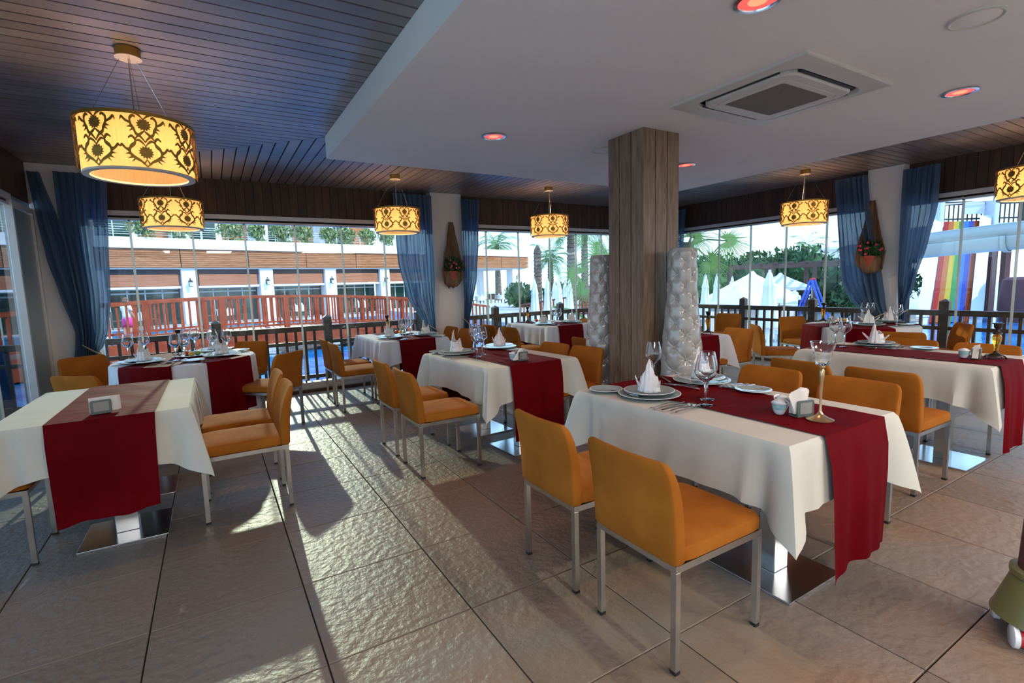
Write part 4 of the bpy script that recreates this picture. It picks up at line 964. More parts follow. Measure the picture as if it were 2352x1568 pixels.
# ======================= RAILINGS =======================
def railing(label, along, p0, p1, fix, posts, mt):
    t = thing('terrace_railing', label, 'railing', group='terrace railings')
    def bx(nm, a, b_, hw, z0, z1, bev=0):
        if along == 'x': return MB().box(a, b_, fix - hw, fix + hw, z0, z1).build(nm, mt, t, bevel=bev)
        return MB().box(fix - hw, fix + hw, a, b_, z0, z1).build(nm, mt, t, bevel=bev)
    bx('top_rail', p0, p1, .035, .80, .875, .006); bx('middle_rail', p0, p1, .025, .605, .655, .004); bx('bottom_rail', p0, p1, .025, .10, .155, .004)
    for c in posts:
        pb = bx('post', c - .055, c + .055, .05, -.1, .99, .008)
        MB().add([(c - .06 if along == 'x' else fix - .055, fix - .055 if along == 'x' else c - .06, .99), (c + .06 if along == 'x' else fix + .055, fix - .055 if along == 'x' else c - .06, .99), (c + .06 if along == 'x' else fix + .055, fix + .055 if along == 'x' else c + .06, .99), (c - .06 if along == 'x' else fix - .055, fix + .055 if along == 'x' else c + .06, .99), (c if along == 'x' else fix, fix if along == 'x' else c, 1.03)], [(0, 1, 4), (1, 2, 4), (2, 3, 4), (3, 0, 4)]).build('post_cap', mt, pb)
    st = .127 if along == 'x' else .145; a = p0 + st / 2; bal = None
    while a < p1:
        if all(abs(a - c) > .07 for c in posts):
            loc = (a, fix, 0) if along == 'x' else (fix, a, 0)
            if bal is None: bal = MB().box(-.017, .017, -.017, .017, .06, .81).build('baluster', mt, t, loc=loc)
            else: copyobj(bal, loc, t)
        a += st
railing('dark wooden railing outside the back windows above the pool', 'x', -3.0, 3.2, 7.80, [-2.84, -1.41, .02, 1.45, 2.88], 'blackoff')
railing('dark wooden railing outside the palm view windows', 'x', 3.2, 8.5, 7.80, [4.31, 5.74, 7.17, 8.45], 'rail')
railing('brown wooden railing outside the right hand windows', 'y', -.2, 7.8, 8.5, [1.0, 2.80, 4.54, 5.80, 7.1], 'rail')
railing('dark wooden railing outside the left hand glass wall', 'y', 2.0, 7.8, -2.95, [2.9, 4.4, 5.9, 7.3], 'blackoff')
bw = thing('wrapped_post', 'navy cloth wrapped post standing outside the left glass wall', 'post', (-2.25, 8.15, 0))
mb = MB(); rows = []
for j in range(12):
    z = -.34 + 1.16 * j / 11; rows.append([((.13 - .02 * j / 11) * (1 + .07 * cos(7 * 2 * pi * i / 28 + .5 * j)) * cos(2 * pi * i / 28), (.13 - .02 * j / 11) * (1 + .07 * cos(7 * 2 * pi * i / 28 + .5 * j)) * sin(2 * pi * i / 28), z) for i in range(29)])
mb.grid(rows, flip=True); mb.build('cloth_wrap', 'bluecloth', bw, smooth=True); MB().lathe([(.11, .80), (.115, .83), (.01, .85)], 20).build('post_cap', 'blackoff', bw)

# ======================= BRIDGE =======================
EX = Vector((.97286, .23138, 0)); NX = Vector((.23138, -.97286, 0))
def fr(o, s, n, z): p = Vector(o) + EX * s + NX * n; return (p.x, p.y, z)
BO = (.71, 14.76, 0)
zb = lambda s: .36 - .0095 * s * s
br = thing('arched_bridge', 'red wooden arched footbridge crossing the pool', 'bridge')
for n0, nm in ((0, 'near'), (-1.7, 'far')):
    for z0, z1, hw in ((.86, .93, .045), (.10, .15, .03)):
        rows = []
        for i in range(41):
            s = -8.5 + 17 * i / 40; c = fr(BO, s, n0, 0)
            rows.append([fr(BO, s, n0 - hw, zb(s) + z0), fr(BO, s, n0 + hw, zb(s) + z0), fr(BO, s, n0 + hw, zb(s) + z1), fr(BO, s, n0 - hw, zb(s) + z1), fr(BO, s, n0 - hw, zb(s) + z0)])
        MB().grid(rows).build('hand_rail' if z0 > .5 else 'foot_rail', 'redwood', br)
    s = -8.4; k_ = 0; bb = pp = None; rz_ = atan2(EX.y, EX.x)
    while s < 8.5:
        if k_ % 9 == 0:
            if pp is None: pp = MB().box(-.065, .065, -.05, .05, -.5, .90).build('bridge_post', 'redwood', br, loc=fr(BO, s, n0, zb(s)), rz=rz_)
            else: copyobj(pp, fr(BO, s, n0, zb(s)), br, rz_)
        else:
            if bb is None: bb = MB().box(-.021, .021, -.015, .015, .10, .88).build('baluster', 'redwood', br, loc=fr(BO, s, n0, zb(s)), rz=rz_)
            else: copyobj(bb, fr(BO, s, n0, zb(s)), br, rz_)
        s += .175; k_ += 1
for i in range(68):
    s = -8.5 + .25 * i; MB().box(0, .235, -1.75, .06, -.04, 0).build('deck_board', 'bdeck', br, loc=fr(BO, s, 0, zb(s)), rz=rz_) if i == 0 else None
    if i == 0: db = br.children[-1]; db = [c for c in br.children if c.name.startswith('deck_board')][0]; db.data = db.data
    else:
        c = copyobj(db, fr(BO, s, 0, zb(s)), br, rz_)
# boards lie across: local +y is away from the camera
for c in br.children:
    if c.name.startswith('deck_board'): c.scale = (1, -1, 1)
for n0 in (.09, -1.79):
    for q in range(7):
        s0, s1 = -8.5 + q * 17 / 7, -8.5 + (q + 1) * 17 / 7 - .02; rows = []
        for i in range(7):
            s = s0 + (s1 - s0) * i / 6; rows.append([fr(BO, s, n0 - .03, zb(s) - .46), fr(BO, s, n0 + .03, zb(s) - .46), fr(BO, s, n0 + .03, zb(s) + .0), fr(BO, s, n0 - .03, zb(s) + .0), fr(BO, s, n0 - .03, zb(s) - .46)])
        MB().grid(rows).build('side_beam', 'redwood', br)

# ======================= HOUSE ACROSS THE POOL =======================
FO = (-4.37, 32.2, 0); rzf = atan2(EX.y, EX.x)
hs = thing('poolside_house', 'white two storey house with larch slat fascia across the pool', 'house', FO, rzf)   # local x along the front, local -y toward us
def hb(nm, mt, x0, x1, y0, y1, z0, z1, par=None): return MB().box(x0, x1, y0, y1, z0, z1).build(nm, mt, par or hs)
hb('storey_slab', 'hwhite', -32, 30.2, .25, 6, 2.78, 3.9); hb('parapet', 'hwhite', -32, 30.4, -.15, .25, 3.88, 4.36)
hb('parapet_cap', 'hwhite', -32, 30.4, -.2, .3, 3.80, 3.88)
fb = None
for q in range(18):
    x0 = -31 + 3.42 * q
    if x0 + 3.4 > 30.6: x1w = 30.3 - x0
    else: x1w = 3.38
    for k_ in range(9):
        z = 2.80 + k_ * .112
        if x0 < -8 and k_ % 1 == 0 and q < 4: continue
        if fb is None or x1w != 3.38: o = MB().box(0, x1w, -.06, 0, 0, .098).build('fascia_slat', 'siding', hs, loc=(x0, -.02 * (k_ % 2), z)); fb = fb or o
        else: copyobj(fb, (x0, -.012 * (k_ % 2), z), hs)
hb('fascia_panel', 'siding', -32, -17.4, -.06, 0, 2.8, 3.8); hb('fascia_backing', 'darkband', -32, 30.3, 0, .25, 2.78, 3.8)
hb('fascia_end', 'siding', 30.2, 30.3, -.06, 3, 2.8, 3.8)
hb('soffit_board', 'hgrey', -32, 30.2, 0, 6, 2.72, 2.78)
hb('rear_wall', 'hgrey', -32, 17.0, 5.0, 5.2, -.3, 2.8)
cols_ = [3.18 + 4.05 * q for q in range(-8, 5)] + [28.6]
for x in cols_:
    if x + .78 > 30: pass
    hb('column', 'hwhite', x, x + .75 if x < 27 else x + 1.3, .1, .9, -.3, 2.72)
for x in [3.18 + 4.05 * q for q in range(-7, 6)]:
    a, b_ = x - 3.3, x
    hb('shade_box', 'darkband', a, b_, .35, .6, 2.42, 2.72); bl = hb('roller_blind', 'blind', a + .12, b_ - .12, .30, .36, 1.82, 2.44)
    hb('blind_rail', 'hwhite', a + .05, b_ - .05, .22, .45, 1.68, 1.80)
    if x < 24:
        d = hb('glazing', 'hglass', a + .1, b_ - .05, 1.0, 1.04, -.3, 1.7)
        for k_ in range(4): hb('mullion', 'hframe', a + .1 + k_ * .78, a + .17 + k_ * .78, .96, 1.02, -.3, 1.7, d)
        hb('transom', 'hframe', a + .1, b_ - .05, .95, 1.02, 1.42, 1.50, d); hb('door_rail', 'hframe', a + .1, b_ - .05, .95, 1.02, 1.62, 1.70, d)
for x in (20.2, 22.0, 24.3, 26.4, 28.0):
    hb('slim_column', 'hwhite', x, x + .55, 4.0, 4.5, -.3, 2.72)
# upper storey
hb('upper_wall', 'hwhite', -32, 15.2, 3.2, 3.4, 4.3, 9.2); hb('upper_roof', 'hwhite', -32, 15.4, .8, 8, 8.8, 9.2)
for x in [-26.5 + 4.3 * q for q in range(10)]:
    hb('upper_pier', 'hwhite', x, x + .5, 1.6, 3.2, 4.3, 8.8)
    w_ = hb('upper_door', 'hglass', x + .7, x + 2.2, 3.12, 3.18, 4.36, 6.5); hb('upper_frame', 'hframe', x + 1.42, x + 1.48, 3.08, 3.14, 4.36, 6.5, w_); hb('wood_shutter', 'siding', x + 2.6, x + 4.0, 3.05, 3.15, 4.36, 6.6)
br_ = thing('balcony_railing', 'thin metal balcony railing above the larch fascia', 'railing', FO, rzf)
for z in (4.50, 4.62, 4.74, 4.86, 4.98): MB().box(-30, 17.0, -.02, .0, z, z + .022).build('rail_bar', 'pole', br_)
pp = None
for q in range(35):
    x = -30 + 1.37 * q
    if pp is None: pp = MB().box(0, .035, -.03, .01, 4.34, 5.02).build('rail_post', 'pole', br_, loc=(x, 0, 0))
    else: copyobj(pp, (x, 0, 0), br_)
def hpt(s, n, z): return fr(FO, s, n, z)
rnd = random.Random(5)
for i, (s, w) in enumerate([(-7.5, 1.4), (-4.4, 1.3), (-2.0, 1.0), (1.6, 1.2), (3.2, 1.4), (5.8, 1.4), (7.2, .8), (8.6, 1.2), (9.9, 1.2), (11.6, 1.0), (12.9, 1.2), (14.4, 1.1), (15.9, 1.1)]):
    mb = MB(); leafcloud(mb, (0, 0, .45), w * .62, .30, .50, 380, .13, rnd); leafcloud(mb, (.2, .05, -.15), w * .4, .2, .28, 90, .10, rnd)
    t = thing('balcony_shrub', ['first', 'second', 'third', 'fourth', 'fifth', 'sixth', 'seventh', 'eighth', 'ninth', 'tenth', 'eleventh', 'twelfth', 'thirteenth'][i] + ' leafy shrub from the left along the balcony railing', 'shrub', hpt(s, .02, 4.55), rzf, 'balcony shrubs')
    f_ = mb.build('foliage', 'plantleaf', t); f_['kind'] = 'stuff'; MB().tube([(0, 0, -.3), (.02, 0, .3)], .03, 6).build('stem', 'trunk', t)
def make_lantern():
    t = thing('wall_lantern', '', 'lantern')
    MB().box(-.05, .05, -.02, 0, -.15, .15).build('back_plate', 'lantern', t)
    MB().tube([(0, -.02, .1), (0, -.14, .28), (0, -.26, .22), (0, -.27, .14)], .018, 6).build('curved_arm', 'lantern', t)
    MB().lathe([(.13, .06), (.05, .15), (.01, .17)], 12, (0, -.27, 0)).build('lantern_hood', 'lantern', t)
    MB().lathe([(.07, -.17), (.09, .06)], 8, (0, -.27, 0)).build('lantern_glass', 'lglass', t); MB().lathe([(.09, -.20), (.08, -.17)], 8, (0, -.27, 0)).build('lantern_base', 'lantern', t)
    return t
for i, x in enumerate([3.18 + 4.05 * q for q in (0, 1, 2, 3)] + [28.8]):
    place('lantern', make_lantern, fr(FO, x + .35, -.10 + .001, 1.95), rzf, 'black wall lantern on the %s white column of the far house' % ('first', 'second', 'third', 'fourth', 'last right')[i], 'wall lanterns')
def make_outtable():
    t = thing('laid_table', '', 'table'); MB().lathe([(.42, .40), (.44, .74), (.46, .76)], 14, cap0=False).build('white_cloth', 'canvas', t); MB().tube([(0, 0, 0), (0, 0, .74)], .04, 6).build('table_leg', 'lantern', t)
    MB().lathe([(.09, .76), (.01, .92)], 8, (.2, 0, 0)).build('napkin_cone', 'canvas', t); MB().lathe([(.09, .76), (.01, .92)], 8, (-.2, .1, 0)).build('napkin_cone', 'canvas', t); return t
def make_outchair():
    t = thing('terrace_chair', '', 'chair')
    MB().box(-.22, .22, -.22, .22, .42, .46).build('seat', 'sheath', t); MB().box(-.22, .22, .18, .22, .46, .90).build('backrest', 'sheath', t)
    for sx in (-1, 1):
        for sy in (-1, 1): MB().box(sx * .2 - .02, sx * .2 + .02, sy * .2 - .02, sy * .2 + .02, 0, .42).build('leg', 'sheath', t)
    return t
wh = ['far left', 'left', 'second bay', 'third bay', 'fourth bay', 'right', 'far right', 'rightmost']
for i, s in enumerate((.8, 4.9, 9.0, 13.2, 19.5, 21.6, 23.8, 26.2)):
    place('ot', make_outtable, fr(FO, s, .9, -.30), rzf, 'small white clothed table of the %s group before the far house' % wh[i], 'terrace tables of the far house')
    for sg in (-1, 1): place('oc', make_outchair, fr(FO, s + sg * .75, .9, -.30), rzf + sg * pi / 2 * -1, '%s chair of the %s table group before the far house' % ('left' if sg < 0 else 'right', wh[i]), 'terrace chairs of the far house')

# ======================= PALMS, TREES =======================
def frond(mb, root, az, el, L, droop, nl=22, wl=.035, ll=.42, rnd=random):
    p = Vector(root); d = Vector((cos(az) * cos(el), sin(az) * cos(el), sin(el))); pts = []
    for i in range(nl):
        pts.append((p.copy(), d.copy())); p = p + d * (L / nl); d = (d + Vector((0, 0, -droop / nl * (1 + 1.4 * i / nl)))).normalized()
    mb.tube([q[0] for q in pts[::3]], .02 * L / 2, 4, r1=.004)
    for i, (q, dd) in enumerate(pts[3:]):
        u = (i + 3) / nl; l = ll * L / 2 * (.45 + 1.1 * sin(pi * min(1, u * .92 + .06))) ; sd = dd.cross(Vector((0, 0, 1))).normalized()
        for sg in (-1, 1):
            tip = q + (sd * sg * .82 + dd * .55 + Vector((0, 0, -.25 - rnd.uniform(0, .3)))).normalized() * l; w = dd * (wl * L / 2)
            mb.add([q - w * .5, q + w * .5, (q + tip) / 2 + w * .5 + Vector((0, 0, .03)), tip, (q + tip) / 2 - w * .4 + Vector((0, 0, .03))], [(0, 1, 2, 3, 4)])
def palm(label, x, y, z0, H, L, nf, seed, r=.22, lmat='palmleaf', droop=1.3, nl=22):
    rnd = random.Random(seed); t = thing('palm_tree', label, 'palm', (x, y, z0)); mb = MB()
    prof = []; n = int(H / .16)
    for i in range(n): z = H * i / n; rr = r * (1.1 - .35 * i / n); prof += [(rr * 1.12, z), (rr * .9, z + H / n * .9)]
    prof.append((r * .9, H)); mb.lathe(prof, 12); mb.build('trunk', 'trunk', t)
    mb = MB()
    for i in range(nf): frond(mb, (0, 0, H), 2 * pi * i * .381966 * 1.0 + rnd.uniform(-.2, .2), R(75) - R(110) * (i / nf) ** .9, L * rnd.uniform(.85, 1.1), droop, nl=nl, rnd=rnd)
    o = mb.build('fronds', lmat, t); o['kind'] = 'stuff'; return t
palm('feather palm above the roof end of the far house', 25.9, 46.0, -.3, 5.7, 2.9, 26, 1, .32)
palm('feather palm standing centre of the pool view, beyond the umbrellas', 17.6, 24.8, -.4, 3.2, 1.6, 24, 2, .20)
palm('tall palm trunk right of the pool view centre, crown cut off by the lamp', 13.75, 17.8, -.4, 4.3, 1.7, 18, 3, .20)
palm('second tall palm trunk behind the fan leaves', 16.8, 20.6, -.3, 4.6, 1.8, 16, 4, .20)
t = thing('palm_stump', 'leafless grey palm trunk standing in the middle of the pool view', 'palm', (13.45, 20.0, -.2)); pr_ = []
for i in range(18): pr_ += [(.21 - .001 * i, i * .175), (.175 - .001 * i, i * .175 + .16)]
pr_ += [(.15, 3.2), (.06, 3.34), (.01, 3.38)]; MB().lathe(pr_, 12).build('trunk', 'trunk', t)
def fanleaf(mb, c, nrm, up, r, n=34, cut=.27, droop=.35, rnd=random):
    nrm = Vector(nrm).normalized(); up = Vector(up); up = (up - nrm * up.dot(nrm)).normalized(); sd = nrm.cross(up); c = Vector(c)
    for i in range(n):
        a = -2.5 + 5.0 * i / (n - 1); d = up * cos(a) + sd * sin(a); w = 5.0 / n * .5
        m_ = c + d * r * cut; tip = c + d * r * rnd.uniform(.9, 1.08) + Vector((0, 0, -droop * r * rnd.uniform(.5, 1.2))); s2 = nrm.cross(d) * (r * cut * w)
        mb.add([c, m_ + s2, m_ - s2], [(0, 1, 2)]); mb.add([m_ + s2, m_ - s2, (m_ * .5 + tip * .5) - s2 * .45 + Vector((0, 0, .04)), tip, (m_ * .5 + tip * .5) + s2 * .45 + Vector((0, 0, .04))], [(0, 1, 2, 3, 4)])
rnd = random.Random(9)
t = thing('fan_palm', 'large bright fan palm filling the window left of the boarded pillar', 'palm', (9.75, 10.9, -.3)); MB().lathe([(.18, 0), (.15, 1.6), (.14, 2.2)], 12).build('trunk', 'trunk', t); mb = MB(); st = MB()
for (dx, dy, z, r, nx_, ux) in [(-.7, -.4, 2.55, .95, (-.3, -1, .2), (-.3, 0, 1)), (-.2, -.8, 2.75, 1.0, (-.2, -1, .3), (.2, 0, 1)), (-1.2, -.1, 2.15, .95, (-.6, -1, .1), (-1, 0, .35)), (.4, -.6, 2.3, 1.0, (0, -1, .3), (1, 0, .2)), (-.5, -.9, 1.9, .85, (-.2, -1, 0), (-.4, 0, -.3)), (-.9, -.9, 2.5, .8, (-.4, -1, 0), (-1, .2, .1)), (0, .4, 2.9, 1.0, (.2, -1, .4), (0, 0, 1)), (-.1, -1.0, 2.25, .9, (.1, -1, .1), (.3, 0, .6)), (-1.3, -.5, 1.75, .7, (-.5, -1, .1), (-.8, 0, -.5))]:
    fanleaf(mb, (dx, dy, z - .25), nx_, ux, r * .72, n=44, rnd=rnd); st.tube([(0, 0, 2.1), (dx * .5, dy * .5, z * .5 + 1.2), (dx, dy, z)], .018, 5)
o = mb.build('fan_leaves', 'fanleaf', t); o['kind'] = 'stuff'; st.build('leaf_stalks', 'palmleaf', t)
t = thing('fan_palm', 'fan palm spreading over the top left of the tree view right of the pillar', 'palm', (9.75, 8.15, -.95)); MB().lathe([(.18, 0), (.15, 2.6), (.14, 3.2)], 12).build('trunk', 'trunk', t); mb = MB(); st = MB()
for (dx, dy, z, r, nx_, ux) in [(-.5, -.6, 3.25, .8, (-.5, -.6, .2), (.6, -.6, .5)), (.1, -1.0, 3.15, .9, (-.6, -.4, .5), (.5, -1, .05)), (-.6, 0, 3.0, .8, (-.8, -.5, .1), (-.2, .3, -.6)), (-.3, -.9, 2.7, .75, (-.9, -.4, .1), (.2, -.7, -.5)), (-.1, .5, 3.3, .9, (-.8, -.5, .3), (-.3, .5, .6))]:
    fanleaf(mb, (dx, dy, z), nx_, ux, r * .75, n=40, rnd=rnd, droop=.5); st.tube([(0, 0, 3.1), (dx * .5, dy * .5, z * .5 + 1.65), (dx, dy, z)], .018, 5)
o = mb.build('fan_leaves', 'fanleaf', t); o['kind'] = 'stuff'; st.build('leaf_stalks', 'palmleaf', t)
t = thing('banana_plant', 'broad leaved banana plant beside the pillar below the fan palm', 'plant', (8.4, 9.6, -.3)); lp = None
for i, (az, el, L) in enumerate([(-2.4, 1.1, 1.7), (-1.6, .8, 1.6), (-3.0, .6, 1.5), (2.6, 1.0, 1.6), (-2.0, .3, 1.3), (-.6, 1.0, 1.7), (-2.8, .15, 1.2)]):
    p = Vector((0, 0, .2)); d = Vector((cos(az) * cos(el), sin(az) * cos(el), sin(el))); rows = []
    for j in range(13):
        u = j / 12; w = .30 * sin(pi * min(1, u * .85 + .12)) ** .8; sd = d.cross(Vector((0, 0, 1))).normalized()
        rows.append([p + sd * w * q + Vector((0, 0, .07 * abs(q) + .012 * sin(24 * u + 4 * q))) for q in (-1, -.5, 0, .5, 1)]); p = p + d * (L / 12); d = (d + Vector((0, 0, -.10))).normalized()
    MB().grid(rows).build('leaf', 'fanleaf', t)
def bush(nm, label, cat, x, y, z0, rx, ry, rz_, n, size, mt, seed, trunk=True, lobes=6):
    rnd = random.Random(seed); t = thing(nm, label, cat, (x, y, z0)); mb = MB()
    for i in range(lobes):
        c = (rnd.uniform(-.55, .55) * rx, rnd.uniform(-.5, .5) * ry, rz_ * rnd.uniform(.65, 1.25)); leafcloud(mb, c, rx * .55, ry * .55, rz_ * .62, n // lobes, size, rnd)
        mb.sphere(c, min(rx, rz_) * .42, 10, 7)
    o = mb.build('foliage', mt, t); o['kind'] = 'stuff'
    if trunk: MB().lathe([(.22, 0), (.15, rz_)], 8).build('trunk', 'trunk', t)
    return t
for i, (x, y, rx, rz_, lb) in enumerate([(25.5, 20.2, 3.2, 2.2, 'green tree left in the view right of the pillar'), (29.0, 19.5, 3.2, 2.35, 'tall green tree in the middle of the view right of the pillar'), (32.0, 17.8, 3.4, 2.3, 'dense green tree right of the middle behind the umbrellas'), (34.5, 15.6, 3.2, 1.9, 'low dark tree beside the blue curtain view'), (23.0, 22.5, 3.0, 1.9, 'tree just right of the pillar behind the closed umbrellas')]):
    bush('tree', lb, 'tree', x, y, -.95, rx, 2.2, rz_, 2600, .22, 'hedge', 20 + i, lobes=9)
for i, (x, y) in enumerate([(16.9, 26.3), (18.7, 25.0), (20.5, 23.9), (22.3, 22.9)]):
    bush('hedge', '%s part of the dark hedge beyond the closed umbrellas' % ('first', 'second', 'third', 'fourth')[i], 'hedge', x, y, -.3, 1.7, 1.0, 1.0, 1100, .16, 'hedge', 40 + i, trunk=False)
for i, (x, y, h) in enumerate([(30.8, 16.9, 4.0), (33.0, 15.6, 3.6)]):
    palm(('small palm crown poking above the trees', 'second palm crown poking above the trees at right')[i], x, y, -.95, h, 1.4, 16, 50 + i, .15, nl=14)

# ======================= UMBRELLAS, TENT =======================
def make_umb():
    t = thing('closed_umbrella', '', 'umbrella')
    MB().tube([(0, 0, 0), (0, 0, 2.55)], .03, 8).build('pole', 'pole', t); MB().lathe([(.28, 0), (.28, .06), (.06, .10)], 12).build('base', 'pole', t)
    prof = [(.20, .72), (.205, .78), (.175, 1.2), (.14, 1.6), (.11, 1.98), (.125, 2.0), (.09, 2.2), (.05, 2.42), (.012, 2.52)]
    mb = MB(); rows = []
    for r, z in prof: rows.append([(r * (1 + .16 * cos(8 * a + z)) * cos(a), r * (1 + .16 * cos(8 * a + z)) * sin(a), z) for a in [2 * pi * i / 48 for i in range(49)]])
    mb.grid(rows, flip=True).build('folded_canopy', 'canvas', t, smooth=True); return t
for i, (x, y, s_) in enumerate([(10.0, 15.1, 1.0), (11.0, 15.7, .99), (11.95, 16.3, .99), (12.95, 16.9, 1.0), (14.7, 21.7, 1.0), (15.0, 21.5, 1.0), (15.35, 21.3, .98), (15.8, 21.0, .98), (17.0, 13.3, 1.0), (19.1, 14.35, .98), (23.3, 16.6, .95)]):
    place('umb', make_umb, (x, y, (-1.0 if i < 4 else -1.05) if i < 8 else -.98), i, ('%s of the front row of closed white umbrellas beyond the pool' % ('first', 'second', 'third', 'fourth')[i]) if i < 4 else (('%s closed white umbrella of the rear row beyond the pool' % ('first', 'second', 'third', 'fourth')[i - 4]) if i < 8 else ('leftmost closed white umbrella right of the padded vase', 'second closed white umbrella right of the padded vase', 'third closed white umbrella, behind the tent edge')[i - 8]), 'closed white umbrellas')
bg_ = dup(_first['umb'], (15.3, 9.55, -.95), 0, 'big closed cream umbrella in front of the white tent', scale=(1.35, 1.35, 1.0))
def tent(nm, label, x, y, z0, w, h, ze, rz, mt='canvas'):
    t = thing(nm, label, 'umbrella', (x, y, z0), rz); c = w / 2; n = 4; vs = [(0, 0, h)]; rows = MB()
    for q in range(8):
        a0, a1 = q * pi / 4, (q + 1) * pi / 4; f = lambda a: c / max(abs(cos(a)), abs(sin(a)))
        p0, p1 = (f(a0) * cos(a0), f(a0) * sin(a0), ze), (f(a1) * cos(a1), f(a1) * sin(a1), ze)
        MB().add([(0, 0, h), p0, p1, (p1[0], p1[1], ze - .18), (p0[0], p0[1], ze - .18)], [(0, 1, 2), (2, 1, 4, 3)]).build('canopy_panel', mt, t)
    MB().lathe([(.30, h - .22), (.06, h + .06)], 8).build('top_vent', mt, t); MB().tube([(0, 0, 0), (0, 0, h)], .04, 8).build('pole', 'pole', t); return t
tent('open_umbrella', 'large white square tent umbrella spread open over the sunbeds', 22.3, 14.8, -.95, 3.6, 2.55, 1.35, .35)
tent('open_umbrella', 'small white open parasol behind the big cream umbrella', 26.6, 16.0, -.95, 2.4, 2.45, 1.75, .8)
tent('open_umbrella', 'second white tent umbrella overlapping the left of the large one', 19.9, 13.9, -.95, 2.2, 1.95, 1.2, .1)
# ramp bridge with red rails beyond the umbrellas
rb = thing('ramp_bridge', 'dark red footbridge ramp rising behind the closed umbrellas', 'bridge'); pa, pb = Vector((11.6, 18.8, -.35)), Vector((17.5, 15.6, .55)); d_ = pb - pa
for z0, z1 in ((-.30, 0), (.75, .82)):
    sd = Vector((0, 0, 1)).cross(d_).normalized() * .05
    rows = [[p + sd + Vector((0, 0, z0)), p - sd + Vector((0, 0, z0)), p - sd + Vector((0, 0, z1)), p + sd + Vector((0, 0, z1)), p + sd + Vector((0, 0, z0))] for p in (pa, pb)]
    MB().grid(rows).build('ramp_beam' if z0 < 0 else 'hand_rail', 'hdark', rb)
bb = None
for i in range(46):
    p = pa + d_ * ((i + .5) / 46); 
    if bb is None: bb = MB().box(-.03, .03, -.02, .02, 0, .78).build('baluster', 'redwood', rb, loc=p, rz=atan2(d_.y, d_.x))
    else: copyobj(bb, p, rb, atan2(d_.y, d_.x))
def lounger(lb, x, y, z, rz):
    def mk():
        t = thing('sun_lounger', '', 'lounger'); MB().box(-.3, .3, -.9, .5, .28, .36).build('bed', 'pole', t); MB().add([(-.3, .5, .3), (.3, .5, .3), (.3, 1.0, .8), (-.3, 1.0, .8), (-.3, .5, .36), (.3, .5, .36), (.3, .97, .85), (-.3, .97, .85)], [(3, 2, 1, 0), (4, 5, 6, 7), (0, 1, 5, 4), (1, 2, 6, 5), (2, 3, 7, 6), (3, 0, 4, 7)]).build('raised_back', 'pole', t)
        for sx in (-1, 1):
            for yy in (-.8, .45): MB().box(sx * .26 - .02, sx * .26 + .02, yy, yy + .04, 0, .3).build('leg', 'pole', t)
        return t
    place('lng', mk, (x, y, z), rz, lb, 'white sun loungers')
lounger('white sun lounger left of the pair in front of the swing', 17.8, 10.4, -.95, .9); lounger('white sun lounger right of the pair in front of the swing', 18.6, 9.9, -.95, .9); lounger('white sun lounger behind the big cream umbrella', 17.0, 11.0, -.95, .9)
# pergola, swing
pg = thing('pergola', 'dark brown pergola behind the swing', 'pergola', (26, 13.2, -.95), R(-52))
for k_ in range(2): MB().box(-4.5, 3.5, k_ * 2.2 - .06, k_ * 2.2 + .06, 2.75, 2.95).build('beam', 'pergola', pg)
for k_ in range(12): MB().box(-4.4 + .68 * k_, -4.3 + .68 * k_, -.3, 2.5, 2.95, 3.05).build('rafter', 'pergola', pg)
for k_ in range(5):
    for j in range(2): MB().box(-4.4 + 1.9 * k_ - .09, -4.4 + 1.9 * k_ + .09, 2.2 * j - .09, 2.2 * j + .09, 0, 2.75).build('post', 'pergola', pg)
sw = thing('swing_frame', 'blue A frame swing with red top bar', 'swing', (24.6, 13.2, -.95), R(20))
for x in (-.45, .45):
    for s_ in (-1, 1): MB().tube([(x, 0, 2.15), (x + (.15 if x > 0 else -.15), s_ * .75, 0)], .05, 8).build('frame_leg', 'swingblue', sw)
MB().tube([(-.5, 0, 2.15), (.5, 0, 2.15)], .06, 8).build('top_bar', 'swingred', sw); MB().box(-.2, .2, -.1, .1, .62, .68).build('swing_seat', 'swingred', sw)
for x in (-.2, .2): MB().tube([(x, 0, 2.15), (x, 0, .65)], .012, 4).build('chain', 'steel', sw)
bush('hedge', 'dark foliage wall behind the swing and pergola', 'hedge', 28.6, 12.6, -.95, 3.6, 1.6, 1.5, 1800, .18, 'leaf', 60, trunk=False)
# white villa at the right of the tree view
vl = thing('white_villa', 'small white building with an outside stair behind the trees', 'house', (43.4, 20.8, -.95), R(-58)); MB().box(-1.8, 4, 0, 5, 0, 4.3).build('wall', 'hwhite', vl); MB().box(-2.0, 4.3, -.3, 5, 4.3, 4.5).build('flat_roof', 'hwhite', vl)
MB().tube([(-1.7, -.2, 3.4), (3.5, -.2, 2.1)], .05, 6).build('stair_rail', 'lantern', vl)
for k_ in range(16): MB().box(-1.7 + .32 * k_, -1.66 + .32 * k_, -.22, -.18, 2.6 - 1.3 * k_ / 16, 3.4 - 1.3 * k_ / 16).build('stair_baluster', 'lantern', vl)

